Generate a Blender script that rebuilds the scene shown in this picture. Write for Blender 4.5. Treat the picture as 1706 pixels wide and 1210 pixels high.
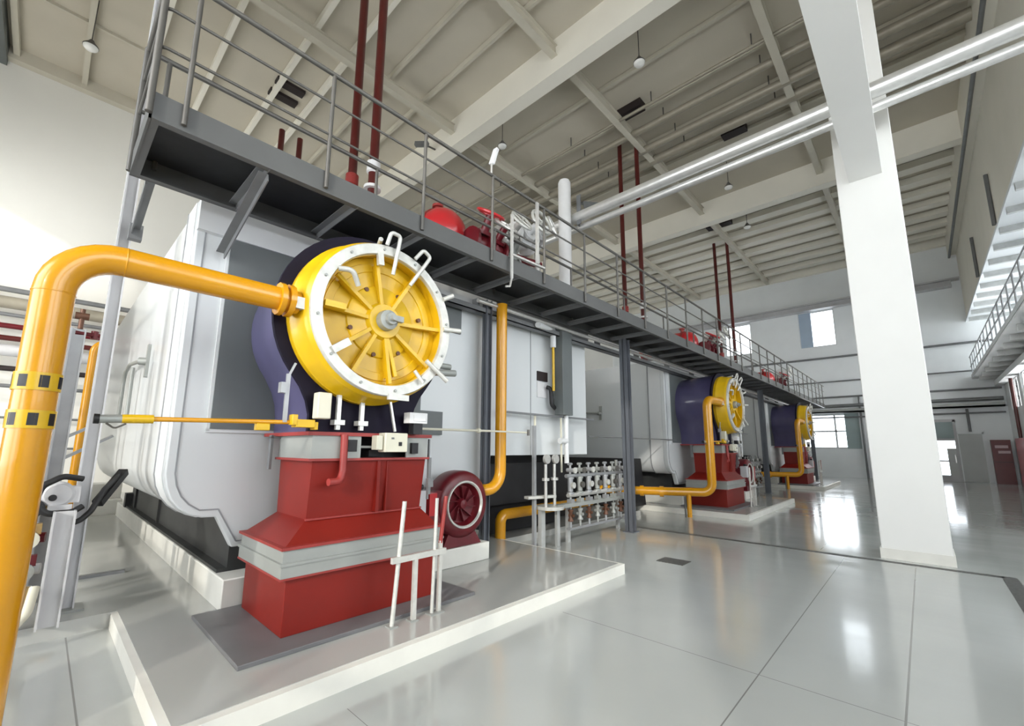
import bpy, bmesh, math, random
from mathutils import Vector, Matrix
random.seed(4)
S = bpy.context.scene
for o in list(bpy.data.objects): bpy.data.objects.remove(o)
PI = math.pi
rad = math.radians

# ------------------------------------------------------------------ camera
F_PX, PITCH, ROLL, YAW, SHY = 724.64, .16019, .00615, .81916, 24.28
cy, sy, cp, sp = math.cos(YAW), math.sin(YAW), math.cos(PITCH), math.sin(PITCH)
Fv = Vector((sy*cp, cy*cp, sp)); R0 = Vector((cy, -sy, 0)); U0 = R0.cross(Fv)
Rv = math.cos(ROLL)*R0 + math.sin(ROLL)*U0
Uv = -math.sin(ROLL)*R0 + math.cos(ROLL)*U0
cam = bpy.data.cameras.new('camera'); camo = bpy.data.objects.new('camera', cam)
S.collection.objects.link(camo)
m = Matrix((Rv, Uv, -Fv)).transposed().to_4x4(); m.translation = Vector((0, 0, 1.5))
camo.matrix_world = m
cam.sensor_fit = 'HORIZONTAL'; cam.sensor_width = 36; cam.lens = F_PX/1706*36
cam.shift_y = SHY/1706; cam.clip_start = .05; cam.clip_end = 200
S.camera = camo

# ------------------------------------------------------------------ world, exposure, daylight, added fill
S.view_settings.view_transform = 'Standard'; S.view_settings.look = 'None'
S.view_settings.exposure = 0.30; S.view_settings.gamma = 1; S.view_settings.use_curve_mapping = False
w = bpy.data.worlds.new('World'); S.world = w; w.use_nodes = True
bg = w.node_tree.nodes['Background']; bg.inputs[0].default_value = (.86, .93, 1, 1); bg.inputs[1].default_value = 3.4

def area(name, loc, aim, sx, szy, power, col=(1, 1, 1)):
    l = bpy.data.lights.new(name, 'AREA'); l.shape = 'RECTANGLE'; l.size = sx; l.size_y = szy
    l.energy = power; l.color = col
    o = bpy.data.objects.new(name, l); S.collection.objects.link(o); o.location = loc
    o.rotation_euler = Vector(aim).to_track_quat('-Z', 'Y').to_euler(); return o
# area lamps for daylight outside the window bands, plus three added fills
area('daylight_left', (-4.6, 1.4, 4.6), (1, -.05, .22), 9.0, 6.6, 690, (1, .985, .96))
area('daylight_entrance', (7.5, -6.6, 5.2), (-.05, 1, .1), 18.0, 5.0, 620, (1, .99, .97))
area('fill_right_far', (25.2, -6.6, 5.2), (-.15, 1, -.05), 10.0, 5.0, 1500, (.97, .99, 1))  # added fill that brightens the far wall and the farther boilers
area('fill_left_rear', (-4.5, 14.6, 5.0), (1, .95, .10), 3.0, 7.5, 540, (1, .98, .93))  # added fill that brightens the back wall
area('fill_right_low', (21.5, -3.6, 3.9), (0, 1, -.1), 15.0, 1.2, 420, (1, .98, .96))  # added fill behind the inner right wall, lifts the dark lower far corner
area('daylight_far', (31.2, 5.3, 4.0), (-1, 0, -.1), 8.0, 6.0, 800, (.9, .96, 1))
sun = bpy.data.lights.new('sun', 'SUN'); sun.energy = 1.6; sun.angle = rad(1.2); sun.color = (1, .95, .86)
suno = bpy.data.objects.new('sun', sun); S.collection.objects.link(suno)
suno.rotation_euler = Vector((1, .5, -.42)).to_track_quat('-Z', 'Y').to_euler()

# ------------------------------------------------------------------ materials
def mat(name, col, rough=.5, metal=0., noise=0., nscale=3., bump=0., coat=0., emit=None, spec=.5):
    m = bpy.data.materials.new(name); m.use_nodes = True
    nt = m.node_tree; b = nt.nodes['Principled BSDF']
    b.inputs['Base Color'].default_value = (*col, 1); b.inputs['Roughness'].default_value = rough
    b.inputs['Metallic'].default_value = metal; b.inputs['Coat Weight'].default_value = coat
    b.inputs['Specular IOR Level'].default_value = spec
    if noise or bump:
        tc = nt.nodes.new('ShaderNodeTexCoord'); n = nt.nodes.new('ShaderNodeTexNoise')
        n.inputs['Scale'].default_value = nscale; n.inputs['Detail'].default_value = 5
        nt.links.new(tc.outputs['Object'], n.inputs['Vector'])
        if noise:
            r = nt.nodes.new('ShaderNodeValToRGB')
            r.color_ramp.elements[0].position = .3; r.color_ramp.elements[1].position = .7
            r.color_ramp.elements[0].color = (*[max(0, c*(1-noise)) for c in col], 1)
            r.color_ramp.elements[1].color = (*[min(1, c*(1+noise*.6)) for c in col], 1)
            nt.links.new(n.outputs['Fac'], r.inputs['Fac']); nt.links.new(r.outputs['Color'], b.inputs['Base Color'])
        if bump:
            bp = nt.nodes.new('ShaderNodeBump'); bp.inputs['Strength'].default_value = bump
            bp.inputs['Distance'].default_value = .01
            nt.links.new(n.outputs['Fac'], bp.inputs['Height']); nt.links.new(bp.outputs['Normal'], b.inputs['Normal'])
    if emit:
        b.inputs['Emission Color'].default_value = (*col, 1); b.inputs['Emission Strength'].default_value = emit
    return m

M = dict(
 wall=mat('wall_paint', (.80, .79, .74), .7, noise=.03, nscale=.6),
 farwall=mat('far_wall_paint', (.86, .89, .90), .7, noise=.04, nscale=.8),
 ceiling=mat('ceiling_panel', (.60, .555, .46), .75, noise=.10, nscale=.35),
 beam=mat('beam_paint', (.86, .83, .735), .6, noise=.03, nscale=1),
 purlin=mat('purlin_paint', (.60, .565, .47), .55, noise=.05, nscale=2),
 column=mat('column_paint', (.84, .84, .81), .6, noise=.02, nscale=1.5),
 white=mat('boiler_white', (.66, .685, .69), .34, noise=.03, nscale=1.2, coat=.15),
 whitetrim=mat('trim_white', (.70, .715, .72), .35, noise=.03, nscale=2),
 conc=mat('pad_edge_white', (.78, .77, .71), .5, noise=.07, nscale=3),
 padtop=mat('pad_epoxy', (.44, .445, .42), .16, noise=.04, nscale=.8, coat=.25),
 walk=mat('walkway_grey', (.10, .102, .10), .5, noise=.08, nscale=2.5),
 deck=mat('deck_plate', (.03, .032, .034), .55, metal=.3, noise=.15, nscale=6, bump=.3),
 rib=mat('angle_grey', (.19, .195, .20), .45, metal=.2, noise=.12, nscale=4),
 post=mat('post_steel', (.36, .37, .38), .4, metal=.35, noise=.1, nscale=6),
 rail=mat('rail_steel', (.11, .105, .095), .45, metal=.15, noise=.12, nscale=5),
 colgrey=mat('column_grey', (.55, .55, .56), .45, metal=.0, noise=.08, nscale=3),
 darkpost=mat('dark_post', (.13, .14, .16), .4, metal=.15, noise=.1, nscale=3),
 galv=mat('galvanised', (.34, .355, .335), .45, metal=.2, noise=.06, nscale=5),
 silver=mat('silver_cladding', (.74, .74, .72), .3, metal=.55, noise=.08, nscale=8),
 beige=mat('beige_lagging', (.34, .31, .245), .45, metal=.2, noise=.08, nscale=6),
 chrome=mat('bright_metal', (.66, .65, .62), .3, metal=.55, noise=.1, nscale=20),
 red=mat('red_paint', (.20, .012, .007), .42, noise=.08, nscale=2.5, spec=.35),
 redfl=mat('red_flange', (.30, .035, .03), .45, noise=.12, nscale=5),
 redpipe=mat('red_pipe', (.085, .009, .007), .35, noise=.12, nscale=5, coat=.2),
 tank=mat('red_tank', (.50, .02, .025), .28, noise=.08, nscale=4, coat=.3),
 maroon=mat('maroon', (.13, .008, .014), .35, noise=.15, nscale=8),
 navy=mat('windbox_purple', (.085, .078, .165), .3, noise=.12, nscale=3, coat=.3),
 navyf=mat('windbox_front', (.007, .005, .017), .6, noise=.2, nscale=4, spec=.2),
 yellow=mat('yellow_pipe', (.66, .30, .004), .27, noise=.05, nscale=2, coat=.35),
 yellowd=mat('yellow_drum', (.68, .42, .005), .36, noise=.10, nscale=5, coat=.15),
 ring=mat('ring_paint', (.60, .60, .56), .38, metal=.25, noise=.12, nscale=16),
 black=mat('black_steel', (.012, .012, .014), .5, noise=.3, nscale=4),
 frame=mat('black_frame', (.045, .047, .047), .5, metal=.2, noise=.25, nscale=3),
 panel=mat('grey_panel', (.13, .145, .145), .45, noise=.1, nscale=2),
 plate=mat('base_plate_grey', (.16, .16, .165), .4, noise=.12, nscale=3),
 rubber=mat('rubber', (.012, .012, .013), .55, noise=.2, nscale=10),
 cream=mat('cream_box', (.66, .64, .52), .4, noise=.04, nscale=6),
 wbox=mat('white_box', (.74, .74, .74), .35, noise=.04, nscale=6),
 trench=mat('trench_cover', (.10, .10, .095), .5, noise=.3, nscale=30),
 seam=mat('seam_grey', (.30, .31, .32), .6, noise=.1, nscale=5),
 door=mat('door_grey', (.55, .57, .56), .5, noise=.04, nscale=2),
 reddoor=mat('red_door', (.13, .02, .02), .4, noise=.12, nscale=3),
 shade=mat('window_shade', (.34, .42, .42), .6, noise=.1, nscale=1.5),
 bluesash=mat('window_reveal', (.42, .52, .64), .5, noise=.05, nscale=1.5),
 brown=mat('brown_valve', (.13, .06, .035), .5, metal=.3, noise=.3, nscale=20),
 brass=mat('brass_valve', (.45, .30, .12), .4, metal=.5, noise=.2, nscale=14),
 hatch=mat('roof_hatch', (.02, .012, .012), .6, noise=.2, nscale=8),
 label=mat('label_pale', (.60, .45, .46), .6, noise=.1, nscale=20),
 lampglass=mat('lamp_glass', (.85, .85, .82), .2, noise=.02, nscale=8),
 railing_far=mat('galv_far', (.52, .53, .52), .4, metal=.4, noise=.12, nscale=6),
)
# floor: glossy grey epoxy with saw-cut joints
def floor_mat():
    m = bpy.data.materials.new('floor_epoxy'); m.use_nodes = True; nt = m.node_tree
    b = nt.nodes['Principled BSDF']; L = nt.links.new
    geo = nt.nodes.new('ShaderNodeTexCoord'); sep = nt.nodes.new('ShaderNodeSeparateXYZ')
    L(geo.outputs['Object'], sep.inputs[0])
    def line(axis, c, wd, lo, hi):
        a = nt.nodes.new('ShaderNodeMath'); a.operation = 'SUBTRACT'; L(sep.outputs[axis], a.inputs[0]); a.inputs[1].default_value = c
        ab = nt.nodes.new('ShaderNodeMath'); ab.operation = 'ABSOLUTE'; L(a.outputs[0], ab.inputs[0])
        lt = nt.nodes.new('ShaderNodeMath'); lt.operation = 'LESS_THAN'; L(ab.outputs[0], lt.inputs[0]); lt.inputs[1].default_value = wd
        o2 = 1-axis
        g = nt.nodes.new('ShaderNodeMath'); g.operation = 'GREATER_THAN'; L(sep.outputs[o2], g.inputs[0]); g.inputs[1].default_value = lo
        l2 = nt.nodes.new('ShaderNodeMath'); l2.operation = 'LESS_THAN'; L(sep.outputs[o2], l2.inputs[0]); l2.inputs[1].default_value = hi
        p = nt.nodes.new('ShaderNodeMath'); p.operation = 'MULTIPLY'; L(lt.outputs[0], p.inputs[0]); L(g.outputs[0], p.inputs[1])
        q = nt.nodes.new('ShaderNodeMath'); q.operation = 'MULTIPLY'; L(p.outputs[0], q.inputs[0]); L(l2.outputs[0], q.inputs[1])
        return q
    lines = [line(1, .97, .004, -4, 7.9), line(1, .23, .006, -4, 7.9), line(0, 3.49, .003, -3, 2.6), line(0, .32, .005, 2.6, 5.1),
             line(0, 1.4, .002, 1.2, 2.6), line(1, -1.4, .004, -4, 6), line(0, 16.5, .006, -3, 2.8),
             line(1, 1.3, .005, 8.3, 30), line(0, 12.2, .004, -3, 2.8)]
    acc = lines[0]
    for l in lines[1:]:
        mx = nt.nodes.new('ShaderNodeMath'); mx.operation = 'MAXIMUM'; L(acc.outputs[0], mx.inputs[0]); L(l.outputs[0], mx.inputs[1]); acc = mx
    n = nt.nodes.new('ShaderNodeTexNoise'); n.inputs['Scale'].default_value = .55; n.inputs['Detail'].default_value = 4
    L(geo.outputs['Object'], n.inputs['Vector'])
    r = nt.nodes.new('ShaderNodeValToRGB'); L(n.outputs['Fac'], r.inputs[0])
    r.color_ramp.elements[0].position = .3; r.color_ramp.elements[0].color = (.44, .46, .44, 1)
    r.color_ramp.elements[1].position = .7; r.color_ramp.elements[1].color = (.52, .535, .51, 1)
    mix = nt.nodes.new('ShaderNodeMix'); mix.data_type = 'RGBA'; L(acc.outputs[0], mix.inputs[0]); L(r.outputs[0], mix.inputs[6])
    mix.inputs[7].default_value = (.22, .22, .21, 1); L(mix.outputs[2], b.inputs['Base Color'])
    mp = nt.nodes.new('ShaderNodeMapping'); L(geo.outputs['Object'], mp.inputs[0]); mp.inputs['Scale'].default_value = (2.2, .5, 1)
    n2 = nt.nodes.new('ShaderNodeTexNoise'); n2.inputs['Scale'].default_value = 1.2; n2.inputs['Detail'].default_value = 3
    L(mp.outputs[0], n2.inputs['Vector'])
    mr = nt.nodes.new('ShaderNodeMapRange'); L(n2.outputs['Fac'], mr.inputs[0]); mr.inputs[1].default_value = .3; mr.inputs[2].default_value = .7
    mr.inputs[3].default_value = .10; mr.inputs[4].default_value = .2; L(mr.outputs[0], b.inputs['Roughness'])
    bp = nt.nodes.new('ShaderNodeBump'); bp.inputs['Strength'].default_value = .12; bp.inputs['Distance'].default_value = .02
    L(n2.outputs['Fac'], bp.inputs['Height']); L(bp.outputs['Normal'], b.inputs['Normal'])
    b.inputs['Coat Weight'].default_value = .35; b.inputs['Coat Roughness'].default_value = .08
    return m
M['floor'] = floor_mat()
def glass_mat():
    m = bpy.data.materials.new('window_glass'); m.use_nodes = True; nt = m.node_tree
    for n in list(nt.nodes): nt.nodes.remove(n)
    o = nt.nodes.new('ShaderNodeOutputMaterial'); mx = nt.nodes.new('ShaderNodeMixShader')
    t = nt.nodes.new('ShaderNodeBsdfTransparent'); g = nt.nodes.new('ShaderNodeBsdfGlossy'); f = nt.nodes.new('ShaderNodeFresnel')
    g.inputs['Roughness'].default_value = .02; nt.links.new(f.outputs[0], mx.inputs[0])
    nt.links.new(t.outputs[0], mx.inputs[1]); nt.links.new(g.outputs[0], mx.inputs[2]); nt.links.new(mx.outputs[0], o.inputs[0])
    return m
M['glass'] = glass_mat()

# ------------------------------------------------------------------ mesh helpers
class MB:
    def __init__(s): s.v = []; s.f = []; s.sm = []
    def add(s, vs, fs, smooth=False):
        k = len(s.v); s.v += [Vector(p) for p in vs]; s.f += [tuple(i+k for i in f) for f in fs]; s.sm += [smooth]*len(fs); return s
    def box(s, x0, x1, y0, y1, z0, z1):
        if x0 > x1: x0, x1 = x1, x0
        if y0 > y1: y0, y1 = y1, y0
        if z0 > z1: z0, z1 = z1, z0
        vs = [(x, y, z) for z in (z0, z1) for y in (y0, y1) for x in (x0, x1)]
        return s.add(vs, [(0, 2, 3, 1), (4, 5, 7, 6), (0, 1, 5, 4), (2, 6, 7, 3), (0, 4, 6, 2), (1, 3, 7, 5)])
    def frustum(s, b, t):      # b, t = (x0,x1,y0,y1,z)
        vs = []
        for (x0, x1, y0, y1, z) in (b, t): vs += [(x0, y0, z), (x1, y0, z), (x1, y1, z), (x0, y1, z)]
        return s.add(vs, [(0, 3, 2, 1), (4, 5, 6, 7), (0, 1, 5, 4), (1, 2, 6, 5), (2, 3, 7, 6), (3, 0, 4, 7)])
    def extr(s, pts, y0, y1, pts2=None, smooth=False):      # polygon in XZ extruded in Y
        n = len(pts); q = pts2 or pts
        vs = [(x, y0, z) for x, z in pts] + [(x, y1, z) for x, z in q]
        s.add(vs, [tuple(range(n)), tuple(range(2*n-1, n-1, -1))])
        k = len(s.v)-2*n
        for i in range(n):
            j = (i+1) % n; s.f.append((k+j, k+i, k+n+i, k+n+j)); s.sm.append(smooth)
        return s
    def bar(s, a, b, wd=.05, ht=.05, up=(0, 0, 1)):
        a = Vector(a); b = Vector(b); d = (b-a).normalized(); u = Vector(up)
        if abs(d.dot(u)) > .99: u = Vector((0, 1, 0))
        r = d.cross(u).normalized(); u = r.cross(d).normalized()
        vs = [p + r*x*wd/2 + u*y*ht/2 for p in (a, b) for x, y in ((-1, -1), (1, -1), (1, 1), (-1, 1))]
        return s.add(vs, [(0, 3, 2, 1), (4, 5, 6, 7), (0, 1, 5, 4), (1, 2, 6, 5), (2, 3, 7, 6), (3, 0, 4, 7)])
    def angle(s, a, b, sz=.06, t=.008, up=(0, 0, 1)):
        a = Vector(a); b = Vector(b); d = (b-a).normalized(); u = Vector(up); r = d.cross(u).normalized()
        s.bar(a, b, sz, t, up); return s.bar(a+r*sz/2-u*sz/2, b+r*sz/2-u*sz/2, t, sz, up)
    def ibeam(s, x, y, z0, z1, w_=.16, d=.16, t=.012, web='x'):
        if web == 'x': s.box(x-w_/2, x-w_/2+t, y-d/2, y+d/2, z0, z1).box(x+w_/2-t, x+w_/2, y-d/2, y+d/2, z0, z1).box(x-w_/2, x+w_/2, y-t/2, y+t/2, z0, z1)
        else: s.box(x-w_/2, x+w_/2, y-d/2, y-d/2+t, z0, z1).box(x-w_/2, x+w_/2, y+d/2-t, y+d/2, z0, z1).box(x-t/2, x+t/2, y-d/2, y+d/2, z0, z1)
        return s
    def tube(s, pts, r, bend=0., n=14, cap=True, closed=False):
        P = [Vector(p) for p in pts]
        if bend:
            Q = [P[0]]
            for i in range(1, len(P)-1):
                a, c, e = P[i-1], P[i], P[i+1]; d1 = (a-c).normalized(); d2 = (e-c).normalized()
                th = math.acos(max(-1, min(1, d1.dot(d2))))
                if th > 3.1: Q.append(c); continue
                t = min(bend/math.tan(th/2), (a-c).length*.49 if i > 1 else (a-c).length*.95, (e-c).length*.49 if i < len(P)-2 else (e-c).length*.95)
                p1 = c+d1*t; p2 = c+d2*t; R = t*math.tan(th/2); cc = c+(d1+d2).normalized()*(R/math.sin(th/2))
                v1 = p1-cc; v2 = p2-cc; A = v1.angle(v2); K = 8
                for k in range(K+1):
                    q = k/K; Q.append(cc+(v1*math.sin((1-q)*A)+v2*math.sin(q*A))/math.sin(A))
            Q.append(P[-1]); P = Q
        N = len(P); rs = r if isinstance(r, (list, tuple)) else [r]*N
        if len(rs) != N: rs = [rs[0]]*N
        t0 = (P[1]-P[0]).normalized(); nrm = t0.orthogonal().normalized(); vs = []
        for i in range(N):
            if closed: t = (P[(i+1) % N]-P[i-1]).normalized()
            elif i == 0: t = t0
            elif i == N-1: t = (P[-1]-P[-2]).normalized()
            else: t = ((P[i+1]-P[i]).normalized()+(P[i]-P[i-1]).normalized()).normalized()
            nrm = (nrm-t*nrm.dot(t)).normalized(); bn = t.cross(nrm)
            for k in range(n):
                a = 2*PI*k/n; vs.append(P[i]+(nrm*math.cos(a)+bn*math.sin(a))*rs[i])
        fs = []
        for i in range(N if closed else N-1):
            for k in range(n):
                j = (k+1) % n; i2 = (i+1) % N; fs.append((i*n+k, i*n+j, i2*n+j, i2*n+k))
        s.add(vs, fs, True)
        if cap and not closed:
            k0 = len(s.v)-len(vs); s.f.append(tuple(k0+n-1-i for i in range(n))); s.f.append(tuple(k0+(N-1)*n+i for i in range(n))); s.sm += [False, False]
        return s
    def lathe(s, c, axis, prof, n=40, smooth=True, closed=False):   # prof = [(r, h)] along axis from c
        c = Vector(c); ax = Vector(axis).normalized(); u = ax.orthogonal().normalized(); v = ax.cross(u); vs = []
        for r, h in prof:
            for k in range(n):
                a = 2*PI*k/n; vs.append(c+ax*h+(u*math.cos(a)+v*math.sin(a))*r)
        fs = []; N = len(prof)
        for i in range(N if closed else N-1):
            for k in range(n):
                j = (k+1) % n; i2 = (i+1) % N; fs.append((i*n+k, i*n+j, i2*n+j, i2*n+k))
        s.add(vs, fs, smooth)
        if not closed:
            k0 = len(s.v)-len(vs)
            if prof[0][0] > 1e-4: s.f.append(tuple(k0+n-1-i for i in range(n))); s.sm.append(False)
            if prof[-1][0] > 1e-4: s.f.append(tuple(k0+(N-1)*n+i for i in range(n))); s.sm.append(False)
        return s
    def cyl(s, a, b, r, n=16): return s.tube([a, b], r, n=n)
    def build(s, name, m, parent=None, origin=None, bevel=0.):
        me = bpy.data.meshes.new(name)
        org = Vector(origin) if origin else Vector((0, 0, 0))
        if parent: 
            p = parent
            while p.parent: p = p.parent
            org = Vector(p.location)
        me.from_pydata([tuple(v-org) for v in s.v], [], s.f); me.update()
        bm = bmesh.new(); bm.from_mesh(me)
        bmesh.ops.remove_doubles(bm, verts=bm.verts, dist=1e-6) if False else None
        for f, sm_ in zip(bm.faces, s.sm): f.smooth = sm_
        bmesh.ops.recalc_face_normals(bm, faces=bm.faces); bm.to_mesh(me); bm.free()
        try: me.set_sharp_from_angle(angle=rad(40))
        except Exception: pass
        me.materials.append(M[m] if isinstance(m, str) else m)
        o = bpy.data.objects.new(name, me); S.collection.objects.link(o)
        if parent: o.parent = parent
        else: o.location = org
        if bevel:
            bv = o.modifiers.new('bevel', 'BEVEL'); bv.width = bevel; bv.segments = 2; bv.limit_method = 'ANGLE'
        return o

def tag(o, label, cat, group=None):
    o['label'] = label; o['category'] = cat
    if group: o['group'] = group
    return o
def thing(name, loc, label, cat, group=None):
    o = bpy.data.objects.new(name, None); S.collection.objects.link(o); o.location = loc
    o.empty_display_size = .2; return tag(o, label, cat, group)
def struct(o, label=None):
    o['kind'] = 'structure'
    if label: o['label'] = label
    return o
def copy_tree(o, parent=None):
    c = o.copy(); S.collection.objects.link(c); c.parent = parent
    for ch in list(KIDS.get(o.name, [])): copy_tree(ch, c)
    return c
def kids_map():
    KIDS.clear()
    for o in bpy.data.objects:
        if o.parent: KIDS.setdefault(o.parent.name, []).append(o)
KIDS = {}
BX = lambda *a: MB().box(*a)
WHICH = ['nearest', 'middle', 'farthest']

# ================================================================== SETTING
XL, XR, YF, YB, ZC = -4.0, 30.6, -3.1, 17.5, 12.4
struct(BX(XL-.3, XR+.3, -7.5, YB+.3, -.3, 0).build('floor', 'floor'))
# outdoor apron seen only as brightness through the windows
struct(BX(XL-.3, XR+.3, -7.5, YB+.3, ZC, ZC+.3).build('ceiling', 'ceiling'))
struct(BX(XL-.3, XR+.3, YB, YB+.3, 0, ZC).build('wall_back', 'wall'))
def wall_x(name, x0, x1, ya, yb, za, zb, holes, m):
    """wall perpendicular to X with rectangular holes (y0,y1,z0,z1)"""
    b = MB(); ys = sorted({ya, yb, *[h[0] for h in holes], *[h[1] for h in holes]}); zs = sorted({za, zb, *[h[2] for h in holes], *[h[3] for h in holes]})
    for i in range(len(ys)-1):
        for j in range(len(zs)-1):
            cy_, cz_ = (ys[i]+ys[i+1])/2, (zs[j]+zs[j+1])/2
            if any(h[0] < cy_ < h[1] and h[2] < cz_ < h[3] for h in holes): continue
            b.box(x0, x1, ys[i], ys[i+1], zs[j], zs[j+1])
    return struct(b.build(name, m))
def wall_y(name, y0, y1, xa, xb, za, zb, holes, m):
    b = MB(); xs = sorted({xa, xb, *[h[0] for h in holes], *[h[1] for h in holes]}); zs = sorted({za, zb, *[h[2] for h in holes], *[h[3] for h in holes]})
    for i in range(len(xs)-1):
        for j in range(len(zs)-1):
            cx_, cz_ = (xs[i]+xs[i+1])/2, (zs[j]+zs[j+1])/2
            if any(h[0] < cx_ < h[1] and h[2] < cz_ < h[3] for h in holes): continue
            b.box(xs[i], xs[i+1], y0, y1, zs[j], zs[j+1])
    return struct(b.build(name, m))
far_holes = [(3.0, 4.75, 7.5, 9.65), (7.4, 9.0, 7.6, 9.6), (2.42, 5.7, 1.56, 3.52), (-1.22, -.5, .05, 2.95), (11.5, 13.1, 7.5, 9.6)]
wall_x('wall_far', XR, XR+.3, -7.5, YB, 0, ZC, far_holes, 'farwall')
left_holes = [(-2.6, 1.4, 1.0, 8.0), (2.2, 6.2, 1.0, 8.0), (13.8, 17.1, 1.0, 9.0)]  # last opening is added to let more light onto the back wall
wall_x('wall_left', XL-.3, XL, -7.5, YB, 0, ZC, left_holes, 'wall')
# low side wall below the gallery (right), with a window band; entrance side stays open to the gallery
wall_y('wall_right', YF-.2, YF, 13.0, XR, 0, 4.95, [(14+3.2*i, 16.6+3.2*i, 3.3, 4.6) for i in range(5)], 'farwall')
wall_y('wall_gallery', -6.3, -6.0, XL, XR, 0, ZC, [(-2+4.2*i, 1.4+4.2*i, 2.2, 7.4) for i in range(7)], 'farwall')
# glazing bars + glass for the window openings
wn = [0]
def window_x(x, y0, y1, z0, z1, ny, nz, m='whitetrim', t=.05):
    wn[0] += 1; b = MB()
    b.box(x, x+.08, y0, y0+t, z0, z1).box(x, x+.08, y1-t, y1, z0, z1).box(x, x+.08, y0, y1, z0, z0+t).box(x, x+.08, y0, y1, z1-t, z1)
    for i in range(1, ny): yy = y0+(y1-y0)*i/ny; b.box(x+.01, x+.07, yy-t/2, yy+t/2, z0, z1)
    for i in range(1, nz): zz = z0+(z1-z0)*i/nz; b.box(x+.01, x+.07, y0, y1, zz-t/2, zz+t/2)
    o = struct(b.build('window_%d' % wn[0], m)); g = BX(x+.035, x+.045, y0+t, y1-t, z0+t, z1-t).build('pane', 'glass', o); return o
def window_y(y, x0, x1, z0, z1, nx, nz, m='whitetrim', t=.05):
    wn[0] += 1; b = MB()
    b.box(x0, x0+t, y, y+.08, z0, z1).box(x1-t, x1, y, y+.08, z0, z1).box(x0, x1, y, y+.08, z0, z0+t).box(x0, x1, y, y+.08, z1-t, z1)
    for i in range(1, nx): xx = x0+(x1-x0)*i/nx; b.box(xx-t/2, xx+t/2, y+.01, y+.07, z0, z1)
    for i in range(1, nz): zz = z0+(z1-z0)*i/nz; b.box(x0, x1, y+.01, y+.07, zz-t/2, zz+t/2)
    o = struct(b.build('window_%d' % wn[0], m)); BX(x0+t, x1-t, y+.035, y+.045, z0+t, z1-t).build('pane', 'glass', o); return o
window_x(XR+.1, 3.0, 4.75, 7.5, 9.65, 1, 1)
window_x(XR+.1, 7.4, 9.0, 7.6, 9.6, 1, 1)
window_x(XR+.1, 11.5, 13.1, 7.5, 9.6, 1, 1)  # added window, put in for more light towards the back of the hall
window_x(XR+.1, 2.42, 5.7, 1.56, 3.52, 3, 2, t=.09)
tag(BX(XR+.02, XR+.07, 4.12, 4.72, 7.53, 9.62).build('window_blind', 'bluesash', origin=(XR+.02, 4.4, 7.6)), 'pale blue panel for the shaded sash reveal at left of the high far wall window', 'blind')  # panel colour paints the bluish shade of the open sash reveal
tag(BX(XR-.03, XR+.05, 2.42, 3.05, 1.56, 3.52).build('window_blind', 'shade', origin=(XR, 2.7, 1.56)), 'grey green blind over the right end of the low window on the far wall', 'blind')
for h in left_holes: window_x(XL-.2, h[0], h[1], h[2], h[3], 4, 5)
for i in range(5): window_y(YF-.14, 14+3.2*i, 16.6+3.2*i, 3.3, 4.6, 3, 1, t=.05)
for i in range(7): window_y(-6.2, -2+4.2*i, 1.4+4.2*i, 2.2, 7.4, 3, 3)
# door with glass in the far wall, pale panel door
d = struct(MB().box(XR-.04, XR+.1, -.56, -.44, 0, 3.0).box(XR-.04, XR+.1, -1.28, -1.18, 0, 3.0).box(XR-.04, XR+.1, -1.28, -.44, 2.9, 3.03)
           .box(XR-.02, XR+.08, -1.2, -.52, 1.98, 2.08).box(XR-.02, XR+.08, -1.2, -.52, 0, .3).box(XR-.02, XR+.08, -1.2, -.52, .95, 1.02).build('door_1', 'colgrey'))
BX(XR+.02, XR+.035, -1.18, -.56, .05, 1.98).build('pane', 'glass', d)
BX(XR+.0, XR+.03, -1.18, -.56, 2.08, 2.9).build('upper_panel', 'shade', d)  # opaque grey panel stands in for the dim upper glass
BX(XR+.0, XR+.02, -1.18, -.86, .3, 1.6).build('door_panel', 'door', d)
BX(XR-.05, XR-.02, -1.14, -1.1, .9, 1.3).build('door_handle', 'chrome', d)
d2 = struct(BX(XR-.05, XR, -2.12, -1.32, .02, 2.3).build('door_2', 'door'))
MB().box(XR-.08, XR, -2.18, -2.12, 0, 2.36).box(XR-.08, XR, -1.32, -1.28, 0, 2.36).box(XR-.08, XR, -2.18, -1.28, 2.3, 2.36).build('door_frame', 'farwall', d2)
c = thing('red_cabinet', (XR-.25, -2.6, 0), 'dark red cabinet with two pale labels at the far right corner', 'cabinet')
BX(XR-.4, XR-.02, -2.95, -2.34, 0, 2.0).build('cabinet_body', 'reddoor', c)
BX(XR-.42, XR-.4, -2.85, -2.44, 1.62, 1.75).build('label_plate', 'label', c); BX(XR-.42, XR-.4, -2.9, -2.52, 1.38, 1.5).build('label_plate', 'label', c)
BX(XR-.42, XR-.4, -2.92, -2.37, .98, 1.0).build('seam', 'black', c)
tag(BX(24.5, 27.5, YF+.012, YF+.28, 0, 2.0).build('red_cabinet', 'tank', origin=(25.6, YF, 0)), 'bright red cabinet against the right wall at the picture edge', 'cabinet')
# --- roof beams across the hall (along Y)
def cross_beam(n, x):
    return struct(BX(x, x+.42, -6, YB, 11.4, ZC).build('trim_beam_%d' % n, 'beam'))
for n, x in enumerate((8.15, 18.95)): cross_beam(n+1, x)
struct(BX(-2.9, -1.9, -6, YB, 11.9, ZC).build('trim_beam_5', 'panel'))
struct(BX(XR-.25, XR, -6, YB, 11.9, ZC).build('trim_beam_4', 'beam'))
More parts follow.
